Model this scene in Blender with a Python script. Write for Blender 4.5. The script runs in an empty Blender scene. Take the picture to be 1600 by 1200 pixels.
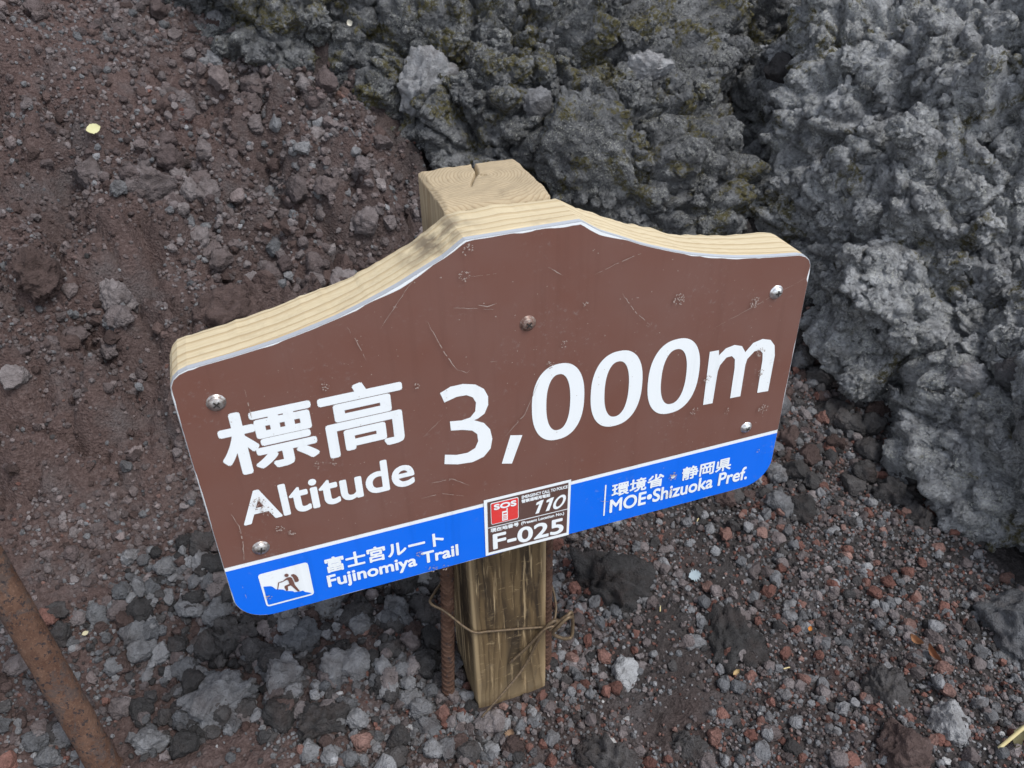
import bpy, bmesh, math, random
import numpy as np
from mathutils import Matrix, Vector
from mathutils.bvhtree import BVHTree

sc = bpy.context.scene
COL = sc.collection
rng = np.random.default_rng(7)
random.seed(7)

# ------------------------------------------------------------------ camera, sky, sun, exposure
F_PX = 1297.02                                   # focal length in photo pixels (1600 x 1200)
CAM = np.array([-0.21987, -0.60487, 0.99993])
ZB = 0.637                                       # height of the sign's shoulder line above the post foot
RIGHT = np.array([0.942474, -0.333819, -0.017541])
DOWN = np.array([-0.200546, -0.522664, -0.828616])
FWD = np.array([0.267439, 0.784467, -0.559543])
cd = bpy.data.cameras.new('camera'); cam = bpy.data.objects.new('camera', cd); COL.objects.link(cam)
cam.matrix_world = Matrix(((RIGHT[0], -DOWN[0], -FWD[0], CAM[0]), (RIGHT[1], -DOWN[1], -FWD[1], CAM[1]),
                           (RIGHT[2], -DOWN[2], -FWD[2], CAM[2]), (0, 0, 0, 1)))
cd.sensor_width = 36; cd.lens = F_PX / 1600 * 36; cd.clip_start = 0.01; cd.clip_end = 500
cd.dof.use_dof = True; cd.dof.focus_distance = 0.9; cd.dof.aperture_fstop = 14
sc.camera = cam

SUN_DIR = Vector((0.28, -0.42, 0.86)).normalized()          # towards the sun, behind thin even cloud
w = bpy.data.worlds.new('World'); sc.world = w; w.use_nodes = True
nt = w.node_tree; bg = nt.nodes['Background']
sky = nt.nodes.new('ShaderNodeTexSky'); sky.sky_type = 'NISHITA'; sky.sun_disc = False
sky.sun_elevation = math.asin(SUN_DIR.z); sky.sun_rotation = math.atan2(SUN_DIR.x, SUN_DIR.y)
sky.dust_density = 6.0; sky.air_density = 1.0; sky.ozone_density = 1.0; sky.altitude = 3000
hs = nt.nodes.new('ShaderNodeHueSaturation'); hs.inputs['Saturation'].default_value = 0.35   # cloud-white sky
nt.links.new(sky.outputs[0], hs.inputs['Color']); nt.links.new(hs.outputs[0], bg.inputs['Color'])
bg.inputs['Strength'].default_value = 0.14
sd = bpy.data.lights.new('sun', 'SUN'); sd.energy = 1.4; sd.angle = math.radians(24); sd.color = (1.0, 0.97, 0.93)
sun = bpy.data.objects.new('sun', sd); COL.objects.link(sun)
sun.rotation_euler = SUN_DIR.to_track_quat('Z', 'Y').to_euler()
sc.view_settings.view_transform = 'Standard'; sc.view_settings.look = 'None'
sc.view_settings.gamma = 1.0; sc.view_settings.use_curve_mapping = False
sc.view_settings.exposure = 1.0

# ------------------------------------------------------------------ pixel helpers (photo pixels -> directions)
def ray(px, py):
    return RIGHT * ((px - 800) / F_PX) + DOWN * ((py - 600) / F_PX) + FWD
def project(P):
    Q = np.atleast_2d(P) - CAM
    z = Q @ FWD
    return np.c_[800 + F_PX * (Q @ RIGHT) / z, 600 + F_PX * (Q @ DOWN) / z, z]
def on_sign(px, py, T=0.0):                       # photo pixel -> (u, v) on the sign's own plane
    d = ray(px, py); P = CAM + d * ((T - CAM[1]) / d[1]); return float(P[0]), float(P[2] - ZB)

# ------------------------------------------------------------------ numpy noise
def _h(ix, iy, iz, s):
    n = (ix.astype(np.int64) * 374761393 + iy.astype(np.int64) * 668265263 + iz.astype(np.int64) * 1274126177 + s * 974634777) & 0xFFFFFFFF
    n = ((n ^ (n >> 13)) * 1274126177) & 0xFFFFFFFF
    n = ((n ^ (n >> 16)) * 2246822519) & 0xFFFFFFFF
    return (n ^ (n >> 15)) / 4294967295.0
def vnoise(P, s=0):                               # smooth value noise, -1..1
    P = np.asarray(P, float); I = np.floor(P).astype(np.int64); f = P - I; f = f * f * f * (f * (f * 6 - 15) + 10)
    r = 0
    for a in (0, 1):
        wa = f[:, 0] if a else 1 - f[:, 0]
        for b in (0, 1):
            wb = f[:, 1] if b else 1 - f[:, 1]
            for c in (0, 1):
                wc = f[:, 2] if c else 1 - f[:, 2]
                r = r + wa * wb * wc * _h(I[:, 0] + a, I[:, 1] + b, I[:, 2] + c, s)
    return r * 2 - 1
def fbm(P, o=4, s=0):
    P = np.asarray(P, float); r = np.zeros(len(P)); a = 1.0
    for k in range(o):
        r += a * vnoise(P * 2 ** k + 17.3 * k, s + k); a *= 0.5
    return r
def vor(P, s=0, dim=3):                           # F1, F2, cell random
    P = np.asarray(P, float); I = np.floor(P).astype(np.int64); n = len(P)
    f1 = np.full(n, 9.0); f2 = np.full(n, 9.0); cid = np.zeros(n)
    for a in (-1, 0, 1):
        for b in (-1, 0, 1):
            for c in ((-1, 0, 1) if dim == 3 else (0,)):
                ix, iy, iz = I[:, 0] + a, I[:, 1] + b, I[:, 2] + c
                d = (ix + _h(ix, iy, iz, s) - P[:, 0]) ** 2 + (iy + _h(ix, iy, iz, s + 1) - P[:, 1]) ** 2
                if dim == 3: d = d + (iz + _h(ix, iy, iz, s + 2) - P[:, 2]) ** 2
                m = d < f1
                f2 = np.where(m, f1, np.minimum(f2, d)); cid = np.where(m, _h(ix, iy, iz, s + 5), cid); f1 = np.where(m, d, f1)
    return np.sqrt(f1), np.sqrt(f2), cid
def sstep(a, b, x):
    t = np.clip((x - a) / (b - a), 0, 1); return t * t * (3 - 2 * t)

# ------------------------------------------------------------------ object helpers
def mesh_np(name, V, Fc, smooth=True, colors=None):
    me = bpy.data.meshes.new(name)
    V = np.ascontiguousarray(V, np.float32); Fc = np.asarray(Fc, np.int32); k = Fc.shape[1]
    me.vertices.add(len(V)); me.vertices.foreach_set('co', V.ravel())
    me.loops.add(Fc.size); me.loops.foreach_set('vertex_index', Fc.ravel())
    me.polygons.add(len(Fc)); me.polygons.foreach_set('loop_start', np.arange(0, Fc.size, k, dtype=np.int32))
    me.update(calc_edges=True)
    me.polygons.foreach_set('use_smooth', np.full(len(Fc), smooth))
    if colors is not None:
        ca = me.attributes.new('tint', 'FLOAT_COLOR', 'POINT')
        ca.data.foreach_set('color', np.c_[colors, np.ones(len(colors))].astype(np.float32).ravel())
    return me
def mesh_py(name, V, Fc, smooth=False):
    me = bpy.data.meshes.new(name); me.from_pydata([tuple(map(float, v)) for v in V], [], [tuple(f) for f in Fc]); me.update()
    if smooth: me.polygons.foreach_set('use_smooth', np.ones(len(me.polygons), bool))
    return me
def obj(name, me, mat=None, parent=None, loc=None):
    o = bpy.data.objects.new(name, me); COL.objects.link(o)
    if mat is not None and me is not None and not me.materials: me.materials.append(mat)
    if parent is not None:
        o.parent = parent
        top = parent
        off = Vector(parent.location)
        while top.parent: top = top.parent; off += Vector(top.location)
        o.location = -off if loc is None else loc        # meshes are written in place coordinates
    elif loc is not None: o.location = loc
    return o
def tag(o, label=None, cat=None, group=None, kind=None):
    if label: o['label'] = label
    if cat: o['category'] = cat
    if group: o['group'] = group
    if kind: o['kind'] = kind
    return o
def empty(name, loc):
    o = bpy.data.objects.new(name, None); COL.objects.link(o); o.location = loc; o.empty_display_size = 0.05; return o
_ico = {}
def ico(n):
    if n not in _ico:
        bm = bmesh.new(); bmesh.ops.create_icosphere(bm, subdivisions=n, radius=1.0)
        _ico[n] = (np.array([v.co[:] for v in bm.verts]), np.array([[v.index for v in f.verts] for f in bm.faces])); bm.free()
        V = _ico[n][0]; _ico[n] = (V / np.linalg.norm(V, axis=1)[:, None], _ico[n][1])
    return _ico[n]
def rand_rot(n):
    q = rng.normal(size=(n, 4)); q /= np.linalg.norm(q, axis=1)[:, None]
    a, b, c, d = q.T
    return np.stack([1 - 2 * (c * c + d * d), 2 * (b * c - a * d), 2 * (b * d + a * c), 2 * (b * c + a * d), 1 - 2 * (b * b + d * d),
                     2 * (c * d - a * b), 2 * (b * d - a * c), 2 * (c * d + a * b), 1 - 2 * (b * b + c * c)], 1).reshape(n, 3, 3)
def stone_shape(n, seed, facets=7, rough=0.10, lump=0.22):
    V, Fc = ico(n); r = np.random.default_rng(seed); P = V.copy()
    P = P * (1 + lump * fbm(V * 1.3 + seed * 3.1, 2, seed)[:, None])
    for k in range(facets):
        nn = r.normal(size=3); nn /= np.linalg.norm(nn); d = r.uniform(0.55, 0.9)
        P = P - np.clip(P @ nn - d, 0, None)[:, None] * nn * 0.92
    if rough and n >= 2:
        f1 = 0.5 * vor(V * 3.2 + seed, seed)[0] + 0.5 * vor(V * 6.5 + seed, seed + 3)[0]
        P = P * (1 + rough * (0.55 - f1) + 0.5 * rough * fbm(V * 5 + seed, 3, seed + 9))[:, None]
    P = P * r.uniform(0.72, 1.0, 3)
    return P, Fc

# ------------------------------------------------------------------ node materials
class NB:
    def __init__(self, name):
        self.m = bpy.data.materials.new(name); self.m.use_nodes = True; self.t = self.m.node_tree
        self.b = self.t.nodes['Principled BSDF']
    def n(self, ty, **kw):
        x = self.t.nodes.new(ty)
        for k, v in kw.items():
            if k in x.inputs: self.set(x.inputs[k], v)
            else: setattr(x, k, v)
        return x
    def set(self, i, v):
        if hasattr(v, 'is_linked') or isinstance(v, bpy.types.NodeSocket): self.t.links.new(v, i)
        else: i.default_value = v
    def obco(self): return self.n('ShaderNodeTexCoord').outputs['Object']
    def noise(self, co, scale, detail=4, rough=0.55, dist=0.0):
        x = self.n('ShaderNodeTexNoise'); self.set(x.inputs['Vector'], co); x.inputs['Scale'].default_value = scale
        x.inputs['Detail'].default_value = detail; x.inputs['Roughness'].default_value = rough; x.inputs['Distortion'].default_value = dist
        return x.outputs['Fac']
    def voro(self, co, scale, feature='F1'):
        x = self.n('ShaderNodeTexVoronoi', feature=feature); self.set(x.inputs['Vector'], co); x.inputs['Scale'].default_value = scale
        return x.outputs['Distance']
    def ramp(self, fac, stops):
        x = self.n('ShaderNodeValToRGB'); self.set(x.inputs[0], fac); e = x.color_ramp.elements
        while len(e) < len(stops): e.new(0.5)
        for k, (p, c) in enumerate(stops):
            e[k].position = p; c = (c, c, c) if isinstance(c, (int, float)) else c; e[k].color = (*c, 1)
        return x.outputs[0]
    def mix(self, fac, a, b, mode='MIX'):
        x = self.n('ShaderNodeMix', data_type='RGBA', blend_type=mode)
        self.set(x.inputs[0], fac)
        for s, v in ((x.inputs[6], a), (x.inputs[7], b)):
            if isinstance(v, tuple): s.default_value = (*v[:3], 1)
            else: self.t.links.new(v, s)
        return x.outputs[2]
    def math(self, op, a, b=0.0, c=None):
        x = self.n('ShaderNodeMath', operation=op); self.set(x.inputs[0], a); self.set(x.inputs[1], b)
        if c is not None: self.set(x.inputs[2], c)
        return x.outputs[0]
    def sep(self, co):
        x = self.n('ShaderNodeSeparateXYZ'); self.set(x.inputs[0], co); return x.outputs
    def comb(self, a, b, c):
        x = self.n('ShaderNodeCombineXYZ')
        for i, v in enumerate((a, b, c)): self.set(x.inputs[i], v)
        return x.outputs[0]
    def bump(self, h, strength=0.5, dist=0.002, normal=None):
        x = self.n('ShaderNodeBump'); x.inputs['Strength'].default_value = strength; x.inputs['Distance'].default_value = dist
        self.set(x.inputs['Height'], h)
        if normal is not None: self.set(x.inputs['Normal'], normal)
        return x.outputs[0]
    def done(self, color, rough=0.9, normal=None, metal=0.0, spec=0.3):
        if isinstance(color, tuple): self.b.inputs['Base Color'].default_value = (*color[:3], 1)
        else: self.t.links.new(color, self.b.inputs['Base Color'])
        self.set(self.b.inputs['Roughness'], rough); self.b.inputs['Metallic'].default_value = metal
        self.b.inputs['Specular IOR Level'].default_value = spec
        if normal is not None: self.t.links.new(normal, self.b.inputs['Normal'])
        return self.m

def stone_material(name, stops=None, attr=False, speck=0.25, bump=0.9, scale=1.0):
    b = NB(name); co = b.n('ShaderNodeNewGeometry').outputs['Position']
    if attr: base = b.n('ShaderNodeAttribute', attribute_name='tint').outputs['Color']
    else: base = b.ramp(b.n('ShaderNodeObjectInfo').outputs['Random'], stops)
    big = b.noise(co, 60 * scale, 5, 0.65); fine = b.noise(co, 420 * scale, 5, 0.7)
    c = b.mix(b.ramp(big, [(0.3, 0.0), (0.7, 1.0)]), b.mix(1.0, base, (0.66, 0.64, 0.64), 'MULTIPLY'), b.mix(1.0, base, (1.3, 1.3, 1.32), 'MULTIPLY'))
    c = b.mix(b.ramp(fine, [(0.62, 0.0), (0.74, speck)]), c, (0.42, 0.43, 0.43))
    c = b.mix(b.ramp(b.noise(co, 25, 3), [(0.5, 0.0), (0.75, 0.45)]), c, (0.055, 0.036, 0.031))      # reddish dust
    pores = b.voro(co, 330 * scale)
    h = b.math('ADD', b.math('MULTIPLY', fine, 1.0), b.math('MULTIPLY', pores, 0.8))
    n = b.bump(h, bump, 0.0025)
    n = b.bump(big, 0.6, 0.006, n)
    return b.done(c, 0.92, n, spec=0.25)

# ================================================================== GROUND
def bank0(x): return 0.36 + 0.10 * x + 0.05 * np.sin(x * 4.0 + 1.0)
def macro(x, y):
    s = (y - bank0(x)) / 0.10
    k = 0.66 - 0.30 * sstep(0.35, 1.2, x)
    z = 0.06 * (y - 0.1) + k * 0.10 * np.logaddexp(0, s)
    far = np.clip(y - 2.6, 0, None); z = z - 0.30 * far                           # mountainside eases off above
    z = z - 0.16 * np.clip(-0.9 - y, 0, None)
    return z
def clump_mask(P):
    m = fbm(P * 3.1 + 5.0, 3, 40); y = P[:, 1]
    return sstep(-0.45, 0.35, m + 0.15)
def height(x, y, fine=True):
    x = np.asarray(x, float); y = np.asarray(y, float)
    P = np.c_[x, y, np.zeros(len(x))]
    z = macro(x, y)
    near = 1 - sstep(0.25, 0.6, y - bank0(x) + 0.25)                                 # flat gravel vs. bank
    lim = 1 - sstep(3.0, 6.0, np.hypot(x, y - 0.5))
    z = z + (0.020 + 0.026 * (1 - near)) * fbm(P * 4.0, 3, 3) + 0.6 * sstep(4, 12, np.hypot(x, y)) * fbm(P * 0.25, 4, 8)
    cm = clump_mask(P)
    wob = np.c_[fbm(P * 22, 2, 60), fbm(P * 22 + 9, 2, 61), np.zeros(len(x))] * 0.16
    a, a2, ida = vor(P * 12 + wob, 11, 2); b_, b2, idb = vor(P * 30 + wob * 1.5, 21, 2)
    amp = (0.25 + 0.75 * cm) * (0.35 + 0.65 * (1 - near)) * lim
    z = z + amp * ((0.050 + 0.070 * (1 - near)) * (0.6 - a) * (0.3 + ida) + (0.026 + 0.018 * (1 - near)) * (0.6 - b_) * (0.2 + idb))
    if fine:
        c_, c2, idc = vor(P * 75 + wob, 31, 2)
        z = z + lim * (0.4 + 0.6 * cm) * 0.0085 * (0.6 - c_) * (0.3 + idc) + lim * 0.0022 * fbm(P * 150, 2, 5)
    foot = np.exp(-((x / 0.10) ** 2 + ((y - 0.10) / 0.10) ** 2))                   # packed flat round the post foot
    return z * (1 - foot) + foot * 0.002

def axis(lo, hi, step, out):
    c = np.arange(lo, hi + 1e-9, step); g = step * 1.35 ** np.arange(1, 26); g = np.cumsum(g)
    g = g[g < out]
    return np.r_[(lo - g)[::-1], c, hi + g]
xs = axis(-1.05, 1.25, 0.0047, 60); ys = axis(-0.32, 1.75, 0.0051, 60)
X, Y = np.meshgrid(xs, ys); Z = height(X.ravel(), Y.ravel()).reshape(X.shape)
nx, ny = len(xs), len(ys)
I = np.arange(nx * ny).reshape(ny, nx)
Fg = np.stack([I[:-1, :-1], I[:-1, 1:], I[1:, 1:], I[1:, :-1]], -1).reshape(-1, 4)
g_me = mesh_np('ground', np.c_[X.ravel(), Y.ravel(), Z.ravel()], Fg)

def ground_material():
    b = NB('volcanic_soil'); co = b.n('ShaderNodeNewGeometry').outputs['Position']
    s = b.sep(co)
    patch = b.noise(co, 3.3, 5, 0.6); patch2 = b.noise(co, 11, 4, 0.6); fine = b.noise(co, 160, 6, 0.7); grit = b.voro(co, 260)
    side = b.math('ADD', b.math('MULTIPLY', s[0], -0.55), b.math('MULTIPLY', patch, 1.0))      # iron-red soil to the west, ash to the east
    red = b.ramp(side, [(0.28, 0.0), (0.72, 1.0)])
    ash = b.ramp(fine, [(0.3, (0.022, 0.020, 0.020)), (0.6, (0.056, 0.050, 0.049)), (0.8, (0.13, 0.12, 0.118))])
    rust = b.ramp(fine, [(0.28, (0.048, 0.031, 0.028)), (0.55, (0.104, 0.072, 0.066)), (0.8, (0.18, 0.145, 0.14))])
    c = b.mix(red, ash, rust)
    grey = b.ramp(b.noise(co, 340, 4, 0.6), [(0.3, (0.05, 0.045, 0.046)), (0.7, (0.17, 0.16, 0.162))])
    c = b.mix(b.ramp(patch2, [(0.52, 0.0), (0.68, 0.5)]), c, grey)
    n = b.bump(b.math('ADD', fine, b.math('MULTIPLY', grit, 0.7)), 0.9, 0.004)
    n = b.bump(b.noise(co, 520, 3, 0.7), 0.6, 0.0015, n)
    return b.done(c, 0.95, n, spec=0.2)
tag(obj('ground', g_me, ground_material()), 'reddish brown and black volcanic soil of the mountain slope', kind='structure')

def march(px, py, hf=lambda x, y: height(x, y, False)):
    d = ray(px, py); s = np.linspace(0.7, 3.2, 700); P = CAM + d * s[:, None]
    k = int(np.argmax(P[:, 2] < hf(P[:, 0], P[:, 1]))); return P[max(k, 1)]

# ================================================================== LAVA OUTCROPS
def ellip_surface(V, center, ells):
    """radius along each direction V from center to the outermost of a union of ellipsoids"""
    best = np.full(len(V), 0.02 ** 9)
    for c, r in ells:
        o = (np.array(center) - np.array(c)) / np.array(r); d = V / np.array(r)
        A = (d * d).sum(1); B = (d * o).sum(1); Cc = (o * o).sum() - 1
        D = B * B - A * Cc
        t = np.where(D > 0, (-B + np.sqrt(np.maximum(D, 0))) / A, 0)
        best = best + np.maximum(t, 0) ** 9                 # rounded union, no creases between the lobes
    return best ** (1 / 9)
def rock_displace(P, N, seed):
    wob = np.c_[fbm(P * 9, 2, seed), fbm(P * 9 + 4, 2, seed + 1), fbm(P * 9 + 8, 2, seed + 2)] * 0.25
    a, a2, ia = vor(P * 5.5 + wob, seed + 3); b_, b2, ib = vor(P * 14 + wob * 2, seed + 4); c_, c2, ic = vor(P * 34 + wob * 2, seed + 5)
    d = 0.075 * fbm(P * 3, 3, seed + 6) + 0.095 * (0.55 - a) * (0.4 + ia) + 0.062 * (0.55 - b_) * (0.3 + ib) + 0.030 * (0.55 - c_) * (0.2 + ic) + 0.011 * (0.55 - vor(P * 80 + wob * 2, seed + 12)[0])
    d = d - 0.018 * np.exp(-((a2 - a) / 0.06) ** 2) - 0.014 * np.exp(-((b2 - b_) / 0.08) ** 2)      # open cracks between blocks
    d = d + 0.030 * np.abs(fbm(P * 11, 3, seed + 8)) + 0.012 * np.abs(fbm(P * 36, 2, seed + 9)) + 0.005 * fbm(P * 70, 3, seed + 7)
    return P + N * d[:, None]
lump_shapes = []
for k in range(10):
    V, Fc = stone_shape(4, 100 + k, 7, 0.40, 0.36)
    lump_shapes.append((V, Fc))
def rock_material(name, tone, lichen, mossy):
    b = NB(name); co = b.n('ShaderNodeNewGeometry').outputs['Position']
    big = b.noise(co, 7, 5, 0.6); mid = b.noise(co, 45, 6, 0.7); fine = b.noise(co, 300, 6, 0.75)
    c = b.ramp(mid, [(0.28, (0.040, 0.041, 0.041)), (0.52, (0.125, 0.128, 0.130)), (0.78, (0.29, 0.295, 0.295))])
    c = b.mix(b.ramp(big, [(0.35, 0.0), (0.7, 0.6)]), c, b.ramp(mid, [(0.3, (0.085, 0.088, 0.091)), (0.75, (0.36, 0.37, 0.375))]))
    c = b.mix(1.0, c, (tone, tone, tone * 1.02), 'MULTIPLY')
    lich = b.math('MULTIPLY', b.ramp(fine, [(0.52, 0.0), (0.62, 1.0)]), b.ramp(b.noise(co, 16, 4, 0.6), [(0.40, 0.0), (0.62, lichen)]))
    c = b.mix(lich, c, (0.58, 0.59, 0.53))                                               # pale crusty lichen
    moss = b.math('MULTIPLY', b.ramp(b.noise(co, 10, 5, 0.65, 0.6), [(mossy + 0.02, 0.0), (mossy + 0.07, 0.85)]), b.ramp(b.noise(co, 110, 5, 0.75), [(0.44, 0.0), (0.52, 1.0)]))
    c = b.mix(moss, c, (0.105, 0.090, 0.024))
    h = b.math('ADD', fine, b.math('MULTIPLY', b.voro(co, 190), 0.9))
    h = b.math('ADD', h, b.math('MULTIPLY', b.ramp(b.voro(co, 95), [(0.12, 0.0), (0.3, 1.0)]), 0.8))      # gas pores
    n = b.bump(h, 1.0, 0.006); n = b.bump(b.voro(co, 75), 0.8, 0.010, n); n = b.bump(mid, 0.8, 0.016, n)
    return b.done(c, 0.9, n, spec=0.3)
M_ROCK = rock_material('grey_lichened_lava', 2.15, 1.0, 0.57); M_ROCK2 = rock_material('dark_shaded_mossy_lava', 1.05, 0.75, 0.495)  # second rock's lower tone: darker lava plus shade put into its colour
BV = {}
def outcrop(label, center, ells, seed, n_lumps, base, mat, res=8):
    V, Fc = ico(res); M_ROCK = mat
    r = ellip_surface(V, center, ells); P = np.array(center) + V * r[:, None]
    me0 = mesh_np('tmp', P, Fc); N = np.empty(len(P) * 3, np.float32); me0.vertices.foreach_get('normal', N); N = N.reshape(-1, 3); bpy.data.meshes.remove(me0)
    P = rock_displace(P, N, seed)
    root = empty('lava_outcrop', base); tag(root, label, 'rock', 'rough lava outcrops on the slope')
    me = mesh_np('rock_body', P, Fc); body = obj('rock_body', me, M_ROCK, root)
    N = np.empty(len(P) * 3, np.float32); me.vertices.foreach_get('normal', N); N = N.reshape(-1, 3)
    # clinker: knobs welded on the side one can see
    to = CAM - P; to /= np.linalg.norm(to, axis=1)[:, None]
    q = project(P); gz = height(P[:, 0], P[:, 1], False)
    vis = ((N * to).sum(1) > -0.1) & (q[:, 0] > -120) & (q[:, 0] < 1720) & (q[:, 1] > -150) & (q[:, 1] < 1300) & (P[:, 2] > gz - 0.02)
    idx = np.flatnonzero(vis); pick = rng.choice(idx, min(n_lumps, len(idx)), replace=False)
    rad = np.clip(0.0065 * rng.pareto(2.4, len(pick)) + 0.0060, 0, 0.030)
    ctr = P[pick] - N[pick] * (rad * 0.30)[:, None]
    order = np.argsort(-rad / q[pick, 2])
    inframe = lambda i: 0 < q[pick[i], 0] < 1600 and 0 < q[pick[i], 1] < 1200
    single = [i for i in order if inframe(i)][:150]; sset = set(single)
    rots = rand_rot(len(pick)); shp = rng.integers(0, 10, len(pick))
    for i in single:
        k = shp[i]; key = f'lump_{k}'
        key += mat.name; lm = bpy.data.meshes.get(key) or mesh_np(key, *lump_shapes[k])
        o = obj('lump', lm, M_ROCK, root); o.location = Vector(ctr[i]) - Vector(base)
        o.rotation_euler = Matrix(rots[i].tolist()).to_euler(); o.scale = (rad[i],) * 3
    Vs, Fs, off = [], [], 0
    lo = [stone_shape(2, 200 + k, 5, 0.40, 0.36) for k in range(10)]
    for i in range(len(pick)):
        if i in sset: continue
        v, f = lo[shp[i]]; Vs.append(v @ rots[i].T * rad[i] + ctr[i]); Fs.append(f + off); off += len(v)
    tag(obj('clinker', mesh_np('clinker', np.concatenate(Vs), np.concatenate(Fs)), M_ROCK, root), kind='stuff')
    BV[seed] = BVHTree.FromPolygons(P.tolist(), Fc.tolist())
    return root
ROCK_R = [((1.55, 0.78, 0.12), (0.62, 0.72, 0.60)), ((1.20, 0.07, 0.03), (0.42, 0.36, 0.30)), ((1.20, 0.54, 0.20), (0.36, 0.32, 0.32)), ((1.16, 0.86, 0.42), (0.22, 0.28, 0.22)),
          ((1.14, 0.24, 0.20), (0.26, 0.22, 0.14)), ((1.40, 0.62, 0.52), (0.34, 0.34, 0.20))]
ROCK_C = [((0.45, 1.30, 0.42), (0.46, 0.42, 0.42)), ((0.56, 1.02, 0.26), (0.32, 0.26, 0.30))]
ROCK_L = [((0.03, 1.50, 0.66), (0.30, 0.36, 0.30)), ((-0.02, 1.30, 0.62), (0.16, 0.16, 0.16))]
ROCK_B = [((1.02, 1.55, 0.40), (0.36, 0.34, 0.40))]
outcrop('massive grey lava outcrop with pale lichen crust, rising beside the end of the sign', (1.36, 0.62, 0.08), ROCK_R, 300, 2200, (1.3, 0.6, 0.0), M_ROCK)
outcrop('dark mossy lava outcrop standing on the bank straight behind the wooden post', (0.42, 1.24, 0.38), ROCK_C, 400, 1800, (0.45, 1.2, 0.3), M_ROCK2)
outcrop('dark lava shoulder overhanging the top of the brown bank', (0.02, 1.46, 0.64), ROCK_L, 430, 700, (0.03, 1.5, 0.55), M_ROCK2, 7)
outcrop('shaded lava mass closing the back of the cleft between two outcrops', (1.02, 1.55, 0.40), ROCK_B, 460, 500, (1.02, 1.55, 0.2), M_ROCK2, 7)
def rock_hit(px, py):
    d = Vector(ray(px, py)).normalized(); best = None
    for t in BV.values():
        h = t.ray_cast(Vector(CAM), d)
        if h[0] is not None and (best is None or h[3] < best[3]): best = h
    g = march(px, py); gd = np.linalg.norm(g - CAM)
    if best is None or best[3] > gd: return np.array(g), np.array([0, -0.4, 0.9])
    return np.array(best[0]), np.array(best[1])

# ================================================================== LOOSE STONES
GREY = [(0.0, (0.10, 0.104, 0.110)), (0.5, (0.155, 0.158, 0.164)), (1.0, (0.215, 0.218, 0.224))]
DARK = [(0.0, (0.034, 0.033, 0.033)), (0.5, (0.052, 0.050, 0.050)), (1.0, (0.075, 0.071, 0.070))]
MAUVE = [(0.0, (0.105, 0.087, 0.085)), (0.5, (0.155, 0.134, 0.132)), (1.0, (0.205, 0.184, 0.182))]
RED = [(0.0, (0.115, 0.052, 0.041)), (0.5, (0.17, 0.085, 0.068)), (1.0, (0.215, 0.135, 0.115))]
SLATE = [(0.0, (0.10, 0.105, 0.11)), (1.0, (0.125, 0.13, 0.135))]
ASH = [(0.0, (0.24, 0.245, 0.25)), (1.0, (0.31, 0.315, 0.32))]
PALE = [(0.0, (0.30, 0.31, 0.32)), (1.0, (0.46, 0.46, 0.45))]
EARTH = [(0.0, (0.080, 0.061, 0.059)), (0.6, (0.125, 0.102, 0.099)), (1.0, (0.175, 0.145, 0.140))]
BROWN = [(0.0, (0.055, 0.038, 0.034)), (1.0, (0.105, 0.074, 0.067))]
SM = {k: stone_material('scoria_' + k, v) for k, v in (('grey', GREY), ('dark', DARK), ('mauve', MAUVE), ('red', RED), ('pale', PALE), ('brown', BROWN), ('ash', ASH), ('slate', SLATE), ('earth', EARTH))}
PALETTE = {'grey': GREY, 'dark': DARK, 'mauve': MAUVE, 'red': RED, 'pale': PALE, 'brown': BROWN, 'ash': ASH, 'earth': EARTH}
WORD = {'grey': 'blue-grey', 'dark': 'charcoal black', 'mauve': 'dusty mauve-grey', 'red': 'brick red', 'pale': 'whitish', 'brown': 'rusty brown', 'earth': 'earthy purple-brown'}
VAR = [stone_shape(4, 500 + k, 6, 0.24, 0.22) for k in range(12)]
def stone_object(name, pos, rad, cls, rot=None, squash=(1, 1, 1), k=None):
    k = int(rng.integers(0, 12)) if k is None else k
    key = f'stone_{cls}_{k}'
    me = bpy.data.meshes.get(key) or mesh_np(key, *VAR[k])
    o = obj(name, me, SM[cls]); o.location = Vector(pos)
    o.rotation_euler = Matrix((rand_rot(1)[0] if rot is None else rot).tolist()).to_euler(); o.scale = tuple(rad * s for s in squash)
    return o

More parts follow.
